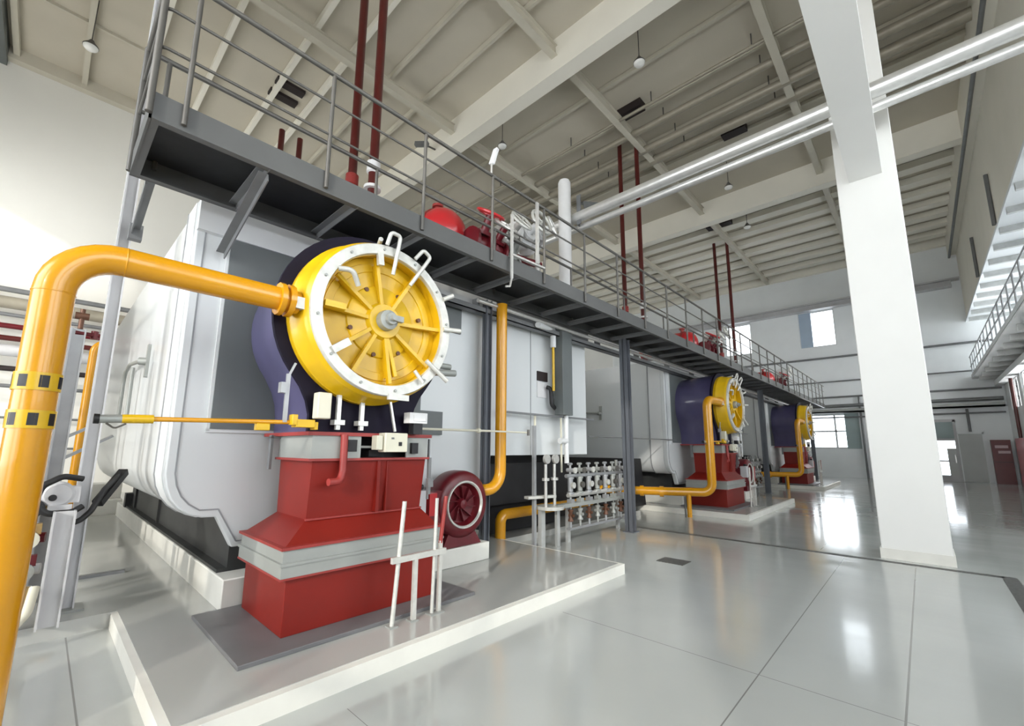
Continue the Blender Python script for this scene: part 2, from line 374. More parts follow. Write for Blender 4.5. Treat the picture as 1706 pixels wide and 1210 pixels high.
# --- ties along X between the beams
k = 0
bays = [(-2.5, 8.15), (8.57, 18.95), (19.37, XR-.25)]
for (xa, xb) in bays:
    for y in (1.85, 6.2, 10.45):
        k += 1
        b = MB().box(xa, xb, y-.11, y-.095, 11.85, 12.15).box(xa, xb, y-.17, y+.03, 11.84, 11.86).box(xa, xb, y-.17, y+.03, 12.14, 12.155)
        struct(b.build('trim_tie_%d' % k, 'purlin'))
# --- purlins along Y
k = 0
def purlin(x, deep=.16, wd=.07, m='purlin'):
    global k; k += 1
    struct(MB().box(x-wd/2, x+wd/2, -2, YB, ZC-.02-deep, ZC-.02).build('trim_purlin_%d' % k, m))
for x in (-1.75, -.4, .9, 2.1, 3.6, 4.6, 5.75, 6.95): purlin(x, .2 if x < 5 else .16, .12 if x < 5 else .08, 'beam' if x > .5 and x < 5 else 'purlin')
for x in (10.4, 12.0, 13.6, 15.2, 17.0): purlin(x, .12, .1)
for x in (20.3, 21.6, 22.9, 24.2, 25.5, 26.8, 28.1, 29.4): purlin(x, .26, .5, 'beam')  # wide strips in paler paint stand for window light on these purlins
struct(BX(XL, 8.15, YB-.25, YB, 12.05, ZC).build('trim_wall_head', 'purlin'))
struct(BX(XL, 8.15, 14.66, 14.72, 12.32, ZC).build('trim_ceiling_joint', 'purlin'))
# --- lagged pipes under the roof of the second bay
for i, (x, r, z) in enumerate(((11.55, .05, 12.0), (12.42, .11, 12.0), (13.35, .13, 11.95), (14.1, .16, 11.95), (15.9, .08, 12.0))):
    b = MB().cyl((x, -2, z), (x, 16.8, z), r)
    o = tag(b.build('ceiling_pipe', 'beige', origin=(x, 6, z)),
        ['thin pale pipe under the roof, nearest the white cross beam', 'second pipe from the near white beam, beige lagging under the roof', 'third lagged pipe under the roof, dark soffit behind it',
         'thickest lagged pipe under the roof of the second bay', 'slim pipe under the roof just before the second white cross beam'][i], 'pipe')
    for y in (2.2, 5, 8, 11.5): BX(x-.01, x+.01, y-.015, y+.015, z, ZC).build('hanger', 'rail', o)
for i, (x, y, lx, ly) in enumerate(((11.7, 5.75, .18, .8), (14.9, 3.6, .18, .75), (21.2, 6.1, .25, 1.1))):
    tag(BX(x-lx, x+lx, y-ly/2, y+ly/2, 12.15, 12.42).build('roof_hatch', 'hatch', origin=(x, y, 12.15)),
        ['dark roof opening beside the middle pair of red risers', 'dark roof opening just above the silver duct', 'dark roof opening above the farthest pair of red risers'][i], 'opening')
for i, x in enumerate((3.3, 3.75)):
    tag(MB().cyl((x, 11.3, .12), (x, 11.3, 9.6), .07, 12).build('red_riser', 'redpipe', origin=(x, 11.3, .12)), '%s of two brown red pipes standing behind the nearest boiler' % ('left' if i == 0 else 'right'), 'pipe')
v = thing('ceiling_vent', (3.85, 13.3, 12.2), 'pair of dark slotted vents in the ceiling between beams at top left', 'vent')
for y in (13.0, 13.6): BX(3.5, 4.3, y-.14, y+.14, 12.3, 12.41).build('slot', 'hatch', v)
# --- column, longitudinal girder overhead
struct(MB().box(8.3, 8.9, -.15, .58, 0, 11.4).build('trim_column', 'column', bevel=.01))
struct(BX(8.285, 8.915, -.165, .595, 0, .14).build('baseboard_column', 'conc'))
struct(BX(XL, 8.3, 0.02, .42, 5.7, 6.42).build('trim_girder', 'column'))
struct(BX(8.9, 18.9, 0.02, .42, 5.7, 6.42).build('trim_girder_2', 'column'))
struct(BX(18.9, 19.4, -.1, .5, 0, 11.4).build('trim_column_2', 'column'))
# --- right side: upper wall panel, soffit and gallery
struct(BX(XL, XR, -2.45, -2.25, 7.9, ZC).build('wall_upper_right', 'beam'))
struct(BX(XL, XR, -2.25, -1.95, 11.35, ZC).build('trim_edge_beam', 'beam'))
tag(MB().tube([(9, -1.99, 11.25), (XR-.05, -1.99, 11.25)], .05).build('conduit', 'rib', origin=(15, -1.99, 11.25)), 'long grey conduit along the upper right wall under the roof edge', 'conduit')
for i, x in enumerate((18.2, 23.5)):
    tag(MB().tube([(x, -2.2, 8.0), (x, -2.2, 9.6)], .05).build('conduit', 'rib', origin=(x, -2.2, 8)), 'short grey vertical conduit on the upper right wall, %s the camera' % ('nearer' if i == 0 else 'farther from'), 'conduit')
struct(BX(XL, XR, -6, -2.2, 7.8, 7.9).build('trim_soffit', 'farwall'))
struct(BX(11, XR, -6, -2.1, 4.95, 5.06).build('trim_gallery_floor', 'farwall'))
k2 = 0
for z in (7.62, 4.77):
    x = 12.2
    while x < XR:
        k2 += 1; struct(BX(x-.06, x+.06, -6 if z > 6 else YF, -2.25, z, z+.18).build('trim_rib_%d' % k2, 'railing_far')); x += 1.45
g = thing('gallery_railing', (20, -2.12, 5.06), 'grey steel railing along the gallery edge at the upper right', 'railing')
x = 11.2
while x < XR:
    MB().cyl((x, -2.12, 5.0), (x, -2.12, 6.0), .022, 8).build('railing_post', 'post', g); x += 1.05
for z in (6.0, 5.55): MB().cyl((11, -2.12, z), (XR-.05, -2.12, z), .022, 8).build('rail', 'post', g)
BX(11, XR-.05, -2.1, -2.085, 5.0, 5.14).build('toe_board', 'railing_far', g)
# --- far wall services
tag(MB().box(XR-.5, XR-.02, -2.2, 17, 9.98, 10.05).box(XR-.3, XR-.22, -1.9, 17, 9.7, 9.98).box(XR-.5, XR-.02, -1.9, 17, 9.66, 9.71).build('crane_beam', 'colgrey', origin=(XR-.25, 7, 9.7)), 'pale grey steel beam crossing the far wall above the high windows', 'beam')
for z, r, lab in ((6.75, .06, 'grey pipe on the far wall just below the high windows'), (5.35, .04, 'thin grey line of conduit on the far wall, second below the high windows'),
                  (4.45, .05, 'thin grey conduit at middle height of the far wall'), (3.95, .09, 'dark pipe across the far wall, upper of the pair over the doors'), (3.3, .04, 'slim conduit low on the far wall just over the door')):
    tag(MB().cyl((XR-.12, YF+.1, z), (XR-.12, 12, z), r, 10).build('wall_pipe', 'rib', origin=(XR-.12, 5, z)), lab, 'pipe')
tag(MB().box(XR-.35, XR-.02, YF+.1, 6, 3.55, 3.63).box(XR-.35, XR-.3, YF+.1, 6, 3.55, 3.75).build('cable_tray', 'galv', origin=(XR-.2, 2, 3.55)), 'grey cable tray across the far wall above the low window', 'cable tray')
for y, z0, z1, lab in ((2.3, 0, 4.4, 'vertical grey pipe beside the low far window'), (-1.75, 2.4, 3.5, 'short vertical conduit above the pale far door'), (1.9, 0, 2.0, 'short dark standpipe at the foot of the far wall, left of the column')):
    tag(MB().cyl((XR-.1, y, z0), (XR-.1, y, z1), .05, 10).build('wall_pipe', 'rib', origin=(XR-.1, y, z0)), lab, 'pipe')
tag(MB().tube([(27.8, YF+.08, 0), (27.8, YF+.08, 4.7)], .06).build('red_pipe', 'redpipe', origin=(27.8, YF, 0)), 'thin red vertical pipe on the white right wall', 'pipe')
struct(BX(11, XR, YF, YF+.3, 4.55, 4.77).build('trim_gallery_edge', 'farwall'))
# --- back wall pipes (left edge of the picture)
for i, (z, r, mm, lab) in enumerate(((5.52, .07, 'rib', 'topmost dark pipe on the back wall at the left edge'), (5.18, .16, 'beige', 'thick pale lagged pipe under the topmost back wall pipe'),
        (4.86, .05, 'rib', 'thin grey pipe between the lagged pipes on the back wall'), (4.56, .07, 'maroon', 'dark red pipe on the back wall, upper of two'),
        (4.24, .07, 'redpipe', 'dark red pipe on the back wall, lower of two'), (3.92, .15, 'colgrey', 'thick grey pipe below the red pipes on the back wall'),
        (3.45, .07, 'hatch', 'dark brown pipe low on the back wall'), (3.0, .05, 'rib', 'lowest grey pipe on the back wall'))):
    tag(MB().cyl((XL+.1, 17.1, z), (6, 17.1, z), r, 12).build('back_wall_pipe', mm, origin=(0, 17.1, z)), lab, 'pipe')
for z in (2.2, 1.4): tag(MB().cyl((XL+.1, 17.35, z), (3, 17.35, z), .03, 8).build('conduit', 'rib', origin=(0, 17.35, z)), 'thin conduit on the back wall near the floor, %s one' % ('upper' if z > 2 else 'lower'), 'conduit')
# --- floor marks
struct(BX(8.02, 8.12, -.55, 4.3, 0, .004).build('trim_trench', 'trench'))
struct(BX(2.0, 8.12, -.66, -.53, 0, .004).build('trim_trench_2', 'trench'))
tag(MB().box(5.88, 6.16, 2.44, 2.8, 0, .006).build('floor_drain', 'trench', origin=(6.02, 2.62, 0)), 'dark rectangular drain cover in the glossy floor', 'drain cover')
# --- concrete pads and plinths
def pad(n, x0, x1, y0, y1, z=.12, lip=.0):
    o = struct(BX(x0, x1, y0, y1, 0, z-.004).build('trim_pad_%d' % n, 'conc'))
    BX(x0+.045, x1-.045, y0+.06, y1, z-.004, z).build('pad_top', 'padtop', o); return o
pad(1, .57, 5.02, 2.8, 5.12)
struct(BX(XL, 5.02, 5.12, YB, 0, .12).build('trim_pad_5', 'padtop'))
struct(MB().box(5.02, 9.6, 4.9, YB, 0, .10).build('trim_pad_4', 'padtop'))
pad(2, 10.42, 14.9, 2.84, YB)
pad(3, 20.25, 24.7, 2.86, YB)
for n in range(3):
    o = 9.8*n
    struct(BX(1.2+o, 4.3+o, 4.48, 12, .1, .37).build('trim_plinth_%d' % (n+1), 'conc', bevel=.01))

# ================================================================== LAMPS
def pendant(x, y, zb, label):
    t = thing('pendant_lamp', (x, y, zb), label, 'lamp', 'hanging hall lamps')
    MB().cyl((x, y, zb+.22), (x, y, ZC), .012, 6).build('rod', 'rail', t)
    MB().lathe((x, y, zb), (0, 0, 1), [(.0, .0), (.1, .01), (.14, .05), (.145, .08)], 20).build('lamp_glass', 'lampglass', t)
    MB().lathe((x, y, zb), (0, 0, 1), [(.15, .075), (.15, .1), (.07, .2), (.04, .26), (0, .27)], 20).build('lamp_shade', 'rail', t)
pendant(-.33, 13.8, 11.0, 'small round pendant lamp at top left above the pale back wall')
pendant(9.45, 4.36, 11.35, 'round pendant lamp on a rod just right of the big white cross beam')
pendant(9.3, 9.2, 11.35, 'pendant lamp behind the walkway rail, hanging past the white cross beam')
pendant(16.4, 4.3, 11.1, 'pendant lamp hanging above the silver duct before the second cross beam')
pendant(19.9, 4.6, 11.0, 'lowest pendant lamp, hanging under the second cross beam in the distance')

# ================================================================== WALKWAY
WY0, WY1, WX0, WX1, WZ0, WZ1 = 3.43, 4.34, .22, 27.0, 3.60, 3.79
wk = thing('walkway', (WX0, 3.9, 0), 'long dark grey steel walkway raised in front of the boilers', 'walkway')
BX(WX0+.02, WX1-.02, WY0+.02, WY1-.02, WZ1-.02, WZ1-.005).build('deck', 'deck', wk)
MB().box(WX0, WX1, WY0, WY0+.015, WZ0, WZ1).box(WX0+.016, WX1-.016, WY0+.012, WY0+.06, WZ0+.002, WZ0+.012).build('fascia', 'walk', wk)
MB().box(WX0, WX1, WY1-.015, WY1, WZ0, WZ1).box(WX0+.016, WX1-.016, WY1-.06, WY1-.012, WZ0+.002, WZ0+.012).build('fascia', 'walk', wk)
MB().box(WX0, WX0+.015, WY0, WY1, WZ0, WZ1).box(WX0+.012, WX0+.06, WY0+.06, WY1-.06, WZ0+.002, WZ0+.012).build('end_plate', 'walk', wk)
BX(WX1-.015, WX1, WY0, WY1, WZ0, WZ1).build('end_plate', 'walk', wk)
x = .92
while x < WX1:
    MB().angle((x, WY0+.02, WZ0+.06), (x, WY1-.02, WZ0+.06), .06, .008).build('rib', 'rib', wk); x += .725
x = .40
while x < WX1-.1:
    MB().cyl((x, WY0-.02, WZ0+.03), (x, WY0-.02, 4.70), .017, 10).build('railing_post', 'rail', wk); x += .965
x = .36
while x < WX1-.1:
    MB().cyl((x, WY1-.03, WZ0+.1), (x, WY1-.03, 4.70), .018, 8).build('railing_post', 'rail', wk); x += 1.93
MB().tube([(WX0, WY1-.03, 4.70), (WX0, WY0-.02, 4.70), (WX1, WY0-.02, 4.70)], .02, .08, 10).build('handrail', 'rail', wk)
for z in (4.12, 4.42): MB().tube([(WX0, WY1-.03, z), (WX0, WY0-.02, z), (WX1, WY0-.02, z)], .011, .05, 8).build('rail', 'rail', wk)
for z in (4.15, 4.70): MB().cyl((WX0, WY1-.03, z), (WX1, WY1-.03, z), .016 if z < 4.5 else .022, 8).build('rail', 'rail', wk)
for yy in (WY0-.02, WY1-.03): MB().cyl((WX0-.005, yy, 3.62), (WX0-.005, yy, 4.72), .021, 10).build('railing_post', 'rail', wk)
# diagonal brace down to the boiler face, support legs
for n in range(1):
    o = 9.8*n
    MB().angle((.92+o, 3.5, 3.585), (.92+o, 4.56, 3.27), .065, .01, (0, .3, .95)).build('brace', 'rib', wk)
for x, y in ((7.55, 4.06), (17.35, 4.06), (26.7, 4.06)):
    b = MB().ibeam(x, y, .0, WZ0, .15, .15, .012); b.box(x-.11, x+.11, y-.11, y+.11, 0, .015); b.build('support_leg', 'darkpost', wk)
for n in range(3):
    x = 4.18+9.8*n
    MB().ibeam(x, 4.40, .12, WZ0, .10, .10, .01).build('support_leg', 'darkpost', wk)
# outrigger step frame on the rail
fr = thing('hanging_ladder_hook', (4.0, 3.3, 3.6), 'small pale steel bracket hung outside the walkway rail, right of the red tank', 'bracket')
MB().bar((3.60, 3.38, 4.32), (3.60, 3.38, 3.5), .035, .02).build('upright', 'chrome', fr)
MB().bar((4.08, 3.38, 4.69), (4.08, 3.38, 3.84), .045, .025).build('upright', 'chrome', fr)
MB().bar((3.60, 3.38, 3.80), (4.22, 3.38, 3.82), .035, .025).build('crossbar', 'chrome', fr)
MB().tube([(3.60, 3.38, 3.5), (3.55, 3.36, 3.38), (3.48, 3.36, 3.36)], .012, .02, 8).build('hook', 'chrome', fr)
# white slim lamp head on the rail
wl = thing('rail_floodlight', (3.28, 3.41, 4.7), 'slim white lamp head on a short stalk above the walkway rail', 'lamp')
MB().cyl((3.27, 3.41, 4.70), (3.27, 3.41, 4.86), .012, 8).build('stalk', 'chrome', wl)
MB().bar((3.27, 3.41, 4.84), (3.345, 3.41, 5.08), .07, .05).build('lamp_head', 'wbox', wl, bevel=.012)
cc = thing('security_camera', (8.0, 11.3, 11.6), 'small dark security camera on the white cross beam', 'security camera')
MB().cyl((7.7, 11.35, 11.7), (8.15, 11.35, 11.75), .03).build('bracket', 'rail', cc); MB().bar((7.5, 11.6, 11.72), (7.75, 11.2, 11.66), .14, .14).build('camera_body', 'rib', cc)

# ================================================================== BOILER UNITS (built once, copied twice)
UNIT = []      # (root, [labels], )
def uthing(name, loc, labels, cat, group=None, units=(0, 1, 2)):
    t = thing(name, loc, labels[0], cat, group); UNIT.append((t, labels, units)); return t
def three(s_near, s_mid, s_far): return [s_near, s_mid, s_far]

# ---- boiler casing
bo = uthing('boiler', (3.8, 7.5, .37), ['huge white boiler casing on a concrete plinth, nearest to the camera', 'white boiler casing in the middle of the row, behind the second yellow burner', 'white boiler casing at the far end of the row'], 'boiler', 'three white boilers in a row')
ol = [(.73, 3.74), (.73, 1.27), (.75, 1.16), (.79, 1.06), (.85, .98), (.93, .92), (1.02, .89), (1.13, .885), (1.27, .61), (4.3, .61), (4.3, 3.74)]
body = [(.745, 3.73), (.745, 1.27), (.765, 1.17), (.805, 1.075), (.865, .995), (.94, .935), (1.02, .905), (4.3, .905), (4.3, 3.73)]
MB().extr(ol, 4.60, 4.70).build('front_panel', 'white', bo, bevel=.012)
MB().extr(body, 4.70, 11.2).build('furnace_body', 'white', bo)
trim = [(x-.02 if x < 4.2 else x, z+(-.02 if z < 3 else .01)) for x, z in body]
MB().extr(trim, 4.70, 5.02).build('edge_band', 'whitetrim', bo)
MB().extr([(x-.006 if x < 4.2 else x, z-(.006 if z < 3 else 0)) for x, z in trim], 5.02, 5.05).build('band_groove', 'seam', bo)
inner = [(.80, 3.45), (.80, 1.27), (.82, 1.17), (.86, 1.08), (.92, 1.01), (1.0, .955), (1.14, .95), (1.30, .66), (4.3, .66), (4.3, 3.45)]
b = MB()
for i in range(len(inner)-2):
    (x0, z0), (x1, z1) = inner[i], inner[i+1]; b.bar((x0, 4.598, z0), (x1, 4.598, z1), .012, .008, (0, 1, 0))
b.build('panel_seam', 'seam', bo)
BX(4.3, 7.02, 4.62, 11.2, 1.385, 3.73).build('rear_section', 'white', bo, bevel=.01)
b = MB()
for x in (5.39,): b.box(x-.006, x+.006, 4.613, 4.62, 1.39, 3.45)
b.box(4.3, 4.315, 4.613, 4.62, 1.39, 3.45)
b.build('panel_seam', 'seam', bo)
MB().box(.73, 4.5, 4.54, 4.6, 3.43, 3.74).build('top_band', 'whitetrim', bo)
BX(4.5, 7.02, 4.54, 4.62, 3.46, 3.74).build('top_band', 'rib', bo)
MB().box(1.30, 4.2, 4.77, 11, .37, .9).build('base_frame', 'frame', bo)
b = MB()
for yy in (8.2, 10.4): b.box(1.27, 1.3, yy-.02, yy+.02, .37, .9)
b.box(1.22, 1.3, 4.77, 11, .37, .40); b.box(1.2, 1.34, 10.9, 11.1, .37, .62)
b.build('frame_stiffener', 'frame', bo)
MB().box(4.35, 7.0, 5.25, 10.8, .12, 1.38).box(4.5, 6.9, 5.05, 5.25, .6, 1.25).box(7.0, 7.9, 5.6, 8, .12, 1.2).build('ash_hopper', 'black', bo)
# grey mounting panel with the two side tabs
MB().box(1.0, 3.2, 4.56, 4.60, 1.65, 3.43).box(3.2, 3.84, 4.57, 4.60, 3.07, 3.43).box(3.2, 3.56, 4.57, 4.60, 1.66, 1.96).build('mounting_panel', 'panel', bo)
MB().box(.975, 1.0, 4.575, 4.60, 1.63, 3.43).box(.975, 3.2, 4.575, 4.60, 1.62, 1.65).build('panel_trim', 'whitetrim', bo)
w1 = MB().box(5.55, 5.82, 4.60, 4.62, 2.62, 2.78).build('inspection_window', 'hatch', bo)
BX(5.55, 5.80, 4.605, 4.62, 2.34, 2.6).build('instrument_cover', 'wbox', bo)
MB().tube([(5.74, 4.56, 2.52), (5.80, 4.52, 2.5), (5.80, 4.5, 2.22), (5.95, 4.5, 2.14), (6.02, 4.5, 2.3), (6.03, 4.5, 2.46)], .035, .06).build('flexible_hose', 'rubber', bo)
MB().box(.715, .745, 6.42, 6.5, 2.28, 2.66).cyl((.74, 6.46, 2.46), (.66, 6.5, 2.46), .045, 10).tube([(.67, 6.48, 2.46), (.66, 7.3, 2.52), (.66, 7.75, 2.45), (.67, 7.85, 1.85)], .022, .2).tube([(.66, 6.95, 2.44), (.67, 7.0, 1.85)], .02).build('side_handle', 'galv', bo)

# ---- burner: windbox, yellow drum, silver ring, spokes
CX_, CZ_, = 1.95, 2.60
bu = uthing('burner', (CX_, 4.0, 1.6), ['big round yellow burner with silver rim and purple windbox, nearest to the camera', 'middle burner of the row, yellow drum on a dark navy windbox', 'farthest burner, small yellow drum at the end of the row'], 'burner', 'yellow burners on the boilers')
def keyhole(r, hw, zb, cx=CX_, dz=0):
    pts = []; a0, a1 = rad(-38), rad(218)
    for i in range(37):
        a = a0+(a1-a0)*i/36; pts.append((cx+r*math.cos(a), CZ_+dz+r*math.sin(a)))
    zn = zb+.14
    for t in (.33, .66):
        x0, z0 = cx-r*math.cos(rad(38)), CZ_-r*math.sin(rad(38)); q = t; pts.append((x0*(1-q)+(cx-hw)*q+.03*math.sin(q*PI), z0*(1-q)+zn*q))
    pts += [(cx-hw, zn), (cx-hw, zb), (cx+hw, zb), (cx+hw, zn)]
    for t in (.66, .33):
        x0, z0 = cx+r*math.cos(rad(38)), CZ_-r*math.sin(rad(38)); q = t; pts.append((x0*(1-q)+(cx+hw)*q-.03*math.sin(q*PI), z0*(1-q)+zn*q))
    return pts
MB().extr(keyhole(.80, .47, 1.62), 3.66, 4.56, keyhole(.74, .46, 1.62, CX_+.03), smooth=True).build('windbox', 'navy', bu)
MB().extr(keyhole(.83, .49, 1.62), 3.62, 3.66, smooth=False).build('windbox_front', 'navyf', bu)
MB().lathe((CX_, 0, CZ_), (0, 1, 0), [(.66, 3.315), (.695, 3.36), (.70, 3.38), (.725, 3.55), (.735, 3.56), (.735, 3.62), (.60, 3.62), (.59, 3.47), (.575, 3.33)], 72, closed=True).build('drum', 'yellowd', bu)
MB().lathe((CX_, 0, CZ_), (0, 1, 0), [(0, 3.60), (.585, 3.60), (.585, 3.445), (.53, 3.44), (.525, 3.43), (.46, 3.43), (.455, 3.44), (.33, 3.44), (.32, 3.425), (.28, 3.415), (.17, 3.40), (.15, 3.36), (0, 3.36)], 72).build('face_plate', 'yellowd', bu)
MB().lathe((CX_, 0, CZ_), (0, 1, 0), [(.585, 3.29), (.665, 3.29), (.672, 3.30), (.672, 3.35), (.665, 3.36), (.585, 3.36), (.58, 3.35), (.58, 3.30)], 72, closed=True).build('rim_ring', 'ring', bu)
MB().lathe((CX_, 3.26, CZ_), (0, 1, 0), [(0, -.06), (.025, -.06), (.028, -.02), (.05, -.02), (.05, .02), (.085, .03), (.09, .06), (.09, .11), (0, .11)], 24).box(CX_+.02, CX_+.10, 3.22, 3.26, CZ_-.02, CZ_+.03).build('hub', 'galv', bu)
def pol(a, r, y): return (CX_+r*math.cos(rad(a)), y, CZ_+r*math.sin(rad(a)))
for a, r1, kind in ((3, .58, 'p'), (-38, .58, 'p'), (60, .58, 'h'), (103, .56, 's'), (147, .55, 'c'), (178, .57, 'e'), (216, .5, 'r'), (240, .56, 's'), (277, .56, 's'), (284, .5, 'd')):
    b = MB().bar(pol(a, .15, 3.39), pol(a, r1, 3.36), .032, .04, (0, 1, 0)).bar(pol(a, .2, 3.42), pol(a, r1*.9, 3.41), .014, .06, (0, 1, 0))
    o = b.build('spoke', 'yellowd', bu)
for a, r0, r1, rr in ((3, .58, .76, .022), (-38, .50, .78, .022), (30, .66, .76, .022), (-57, .50, .63, .018)):
    MB().cyl(pol(a, r0, 3.28), pol(a, r1, 3.24), rr, 12).build('clamp_pin', 'ring', bu)
for a in (62, 88):
    MB().tube([pol(a, .42, 3.30), pol(a, .66, 3.24), pol(a, .76, 3.22), pol(a+7, .77, 3.22), pol(a+9, .66, 3.26)], .018, .03, 10).build('clamp_handle', 'ring', bu)
MB().tube([pol(147, .58, 3.28), pol(140, .5, 3.24), pol(145, .38, 3.28)], .022, .06, 10).build('clamp_handle', 'ring', bu)
MB().bar(pol(216, .6, 3.29), pol(216, .45, 3.27), .06, .05, (0, 1, 0)).build('clamp_bracket', 'ring', bu)
MB().bar(pol(178, .56, 3.32), pol(178, .40, 3.30), .05, .05, (0, 1, 0)).build('clamp_bracket', 'yellowd', bu)
MB().bar(pol(102, .6, 3.30), pol(103, .48, 3.30), .05, .04, (0, 1, 0)).build('clamp_bracket', 'ring', bu)
for a in range(0, 360, 30):
    MB().cyl(pol(a+8, .625, 3.275), pol(a+8, .625, 3.295), .012, 6).build('bolt', 'galv', bu)
for a in (122, 62, 305, 258, 200, 15): 
    MB().cyl(pol(a, .31 if a != 15 else .4, 3.41), pol(a, .31 if a != 15 else .4, 3.44), .02, 8).build('bolt', 'brown', bu)
MB().extr([(CX_+.02, 1.9), (CX_+.22, 1.9), (CX_+.22, 1.95), (CX_+.02, 1.95)], 3.27, 3.3).build('nameplate', 'ring', bu)
BX(CX_-.79, CX_-.63, 3.36, 3.47, CZ_-.06, CZ_+.03).build('inlet_block', 'ring', bu)
MB().cyl((CX_+.66, 3.5, 2.32), (CX_+.85, 3.5, 2.32), .03).cyl((CX_+.66, 3.48, 2.24), (CX_+.9, 3.48, 2.26), .035).build('probe_tube', 'galv', bu)
MB().cyl((CX_+.0, 3.62, 3.28), (CX_-.12, 3.3, 3.31), .02).build('sight_tube', 'ring', bu)
for i, (x, z0, z1) in enumerate(((1.67, 1.64, 1.93), (1.88, 1.64, 1.98))):
    MB().bar((x, 3.55, z0), (x, 3.55, z1), .035, .03).box(x-.04, x+.05, 3.52, 3.6, z0+.04, z0+.08).build('hanger_bar', 'chrome', bu)
MB().bar((2.12, 3.52, 1.98), (2.2, 3.52, 1.64), .02, .02).build('hanger_bar', 'chrome', bu)
BX(1.46, 1.57, 3.46, 3.56, 1.72, 1.93).build('junction_box', 'cream', bu, bevel=.008)
b = MB().box(2.3, 2.5, 3.44, 3.54, 1.72, 1.82).box(2.34, 2.48, 3.432, 3.44, 1.74, 1.80); b.build('junction_box', 'wbox', bu, bevel=.005)
MB().box(2.36, 2.46, 3.46, 3.54, 1.62, 1.72).build('box_bracket', 'black', bu)
MB().bar((1.235, 3.5, 1.68), (1.235, 3.5, 2.05), .028, .02).box(1.18, 1.22, 3.47, 3.53, 1.90, 1.98).bar((1.235, 3.5, 2.03), (1.28, 3.5, 2.14), .015, .015).build('sensor_bar', 'post', bu)

# ---- red air duct pedestal
pe = uthing('burner_pedestal', (2.0, 3.9, .15), ['red stepped pedestal with grey metal belt under the nearest burner', 'red pedestal with grey belt under the middle burner', 'red pedestal under the farthest burner at the end of the row'], 'pedestal', 'red burner pedestals')
BX(1.33, 2.68, 3.48, 4.37, .15, .555).build('lower_box', 'red', pe, bevel=.004)
MB().box(1.28, 2.72, 3.44, 4.41, .56, .65).box(1.27, 2.73, 3.43, 4.42, .645, .665).box(1.29, 2.71, 3.45, 4.40, .665, .755).build('belt', 'galv', pe)
MB().box(1.275, 2.725, 3.435, 4.415, .548, .562).build('flange', 'redfl', pe)
MB().box(1.27, 2.73, 3.43, 4.42, .755, .775).build('flange', 'redfl', pe)
MB().frustum((1.31, 2.68, 3.47, 4.38, .775), (1.50, 2.57, 3.62, 4.24, .93)).build('transition', 'red', pe)
MB().frustum((1.50, 2.57, 3.62, 4.24, .93), (1.50, 2.59, 3.58, 4.26, 1.385)).build('upper_box', 'red', pe)
BX(2.07, 2.10, 3.565, 3.62, .94, 1.38).build('stiffener', 'red', pe); BX(2.17, 2.18, 3.575, 3.62, .94, 1.38).build('stiffener', 'red', pe)
MB().box(1.46, 2.62, 3.55, 4.29, 1.385, 1.405).box(1.49, 2.58, 3.6, 3.62, .922, .936).build('flange', 'redfl', pe)
MB().box(1.48, 1.90, 3.565, 3.58, 1.405, 1.59).box(2.36, 2.60, 3.565, 3.58, 1.405, 1.59).box(1.48, 1.495, 3.58, 4.27, 1.405, 1.59).box(2.585, 2.60, 3.58, 4.27, 1.405, 1.59).box(1.9, 2.36, 3.60, 3.62, 1.49, 1.51).build('damper_frame', 'galv', pe)
MB().box(1.5, 2.58, 3.75, 4.26, 1.405, 1.59).box(2.0, 2.1, 3.6, 3.75, 1.42, 1.47).box(1.78, 1.86, 3.555, 3.565, 1.46, 1.56).box(2.40, 2.47, 3.53, 3.565, 1.44, 1.54).build('damper_box', 'black', pe)
BX(1.44, 2.64, 3.55, 4.56, 1.59, 1.62).build('top_flange', 'redfl', pe)
MB().tube([(1.73, 3.53, 1.60), (1.73, 3.52, 1.30), (1.70, 3.50, 1.22), (1.60, 3.49, 1.22)], .03, .06).build('drain_pipe', 'redfl', pe)
MB().box(1.40, 1.42, 4.24, 4.30, 1.3, 1.6).box(1.40, 1.50, 4.24, 4.3, 1.57, 1.59).build('side_arm', 'rib', pe)
MB().bar((2.63, 3.56, 1.40), (2.63, 3.56, 1.05), .03, .02).bar((2.645, 3.6, 1.58), (2.645, 3.6, 1.0), .015, .02).box(2.60, 2.66, 3.53, 3.57, 1.12, 1.2).build('lever_arm', 'rib', pe)
# servo box
sv = uthing('servo_box', (2.15, 3.5, 1.45), ['cream control box on the front of the nearest burner pedestal', 'cream control box on the middle burner pedestal', 'small control box on the farthest burner pedestal'], 'control box', 'servo boxes on pedestals')
bb_ = BX(2.06, 2.29, 3.44, 3.56, 1.455, 1.625).build('box_body', 'cream', sv, bevel=.008)
BX(1.99, 2.05, 3.46, 3.55, 1.475, 1.60).build('box_side', 'cream', sv, bevel=.005)
BX(2.195, 2.225, 3.432, 3.44, 1.51, 1.545).build('knob', 'black', bb_); BX(2.12, 2.145, 3.435, 3.44, 1.57, 1.585).build('label_plate', 'rib', bb_)
# base plate
bp_ = uthing('base_plate', (2, 3.85, .12), ['dark grey floor plate under the nearest red pedestal', 'dark grey floor plate under the middle red pedestal', 'dark grey floor plate under the farthest red pedestal'], 'plate', 'floor plates under the pedestals')
BX(1.0, 2.98, 3.25, 4.46, .12, .15).build('plate', 'plate', bp_, bevel=.004)
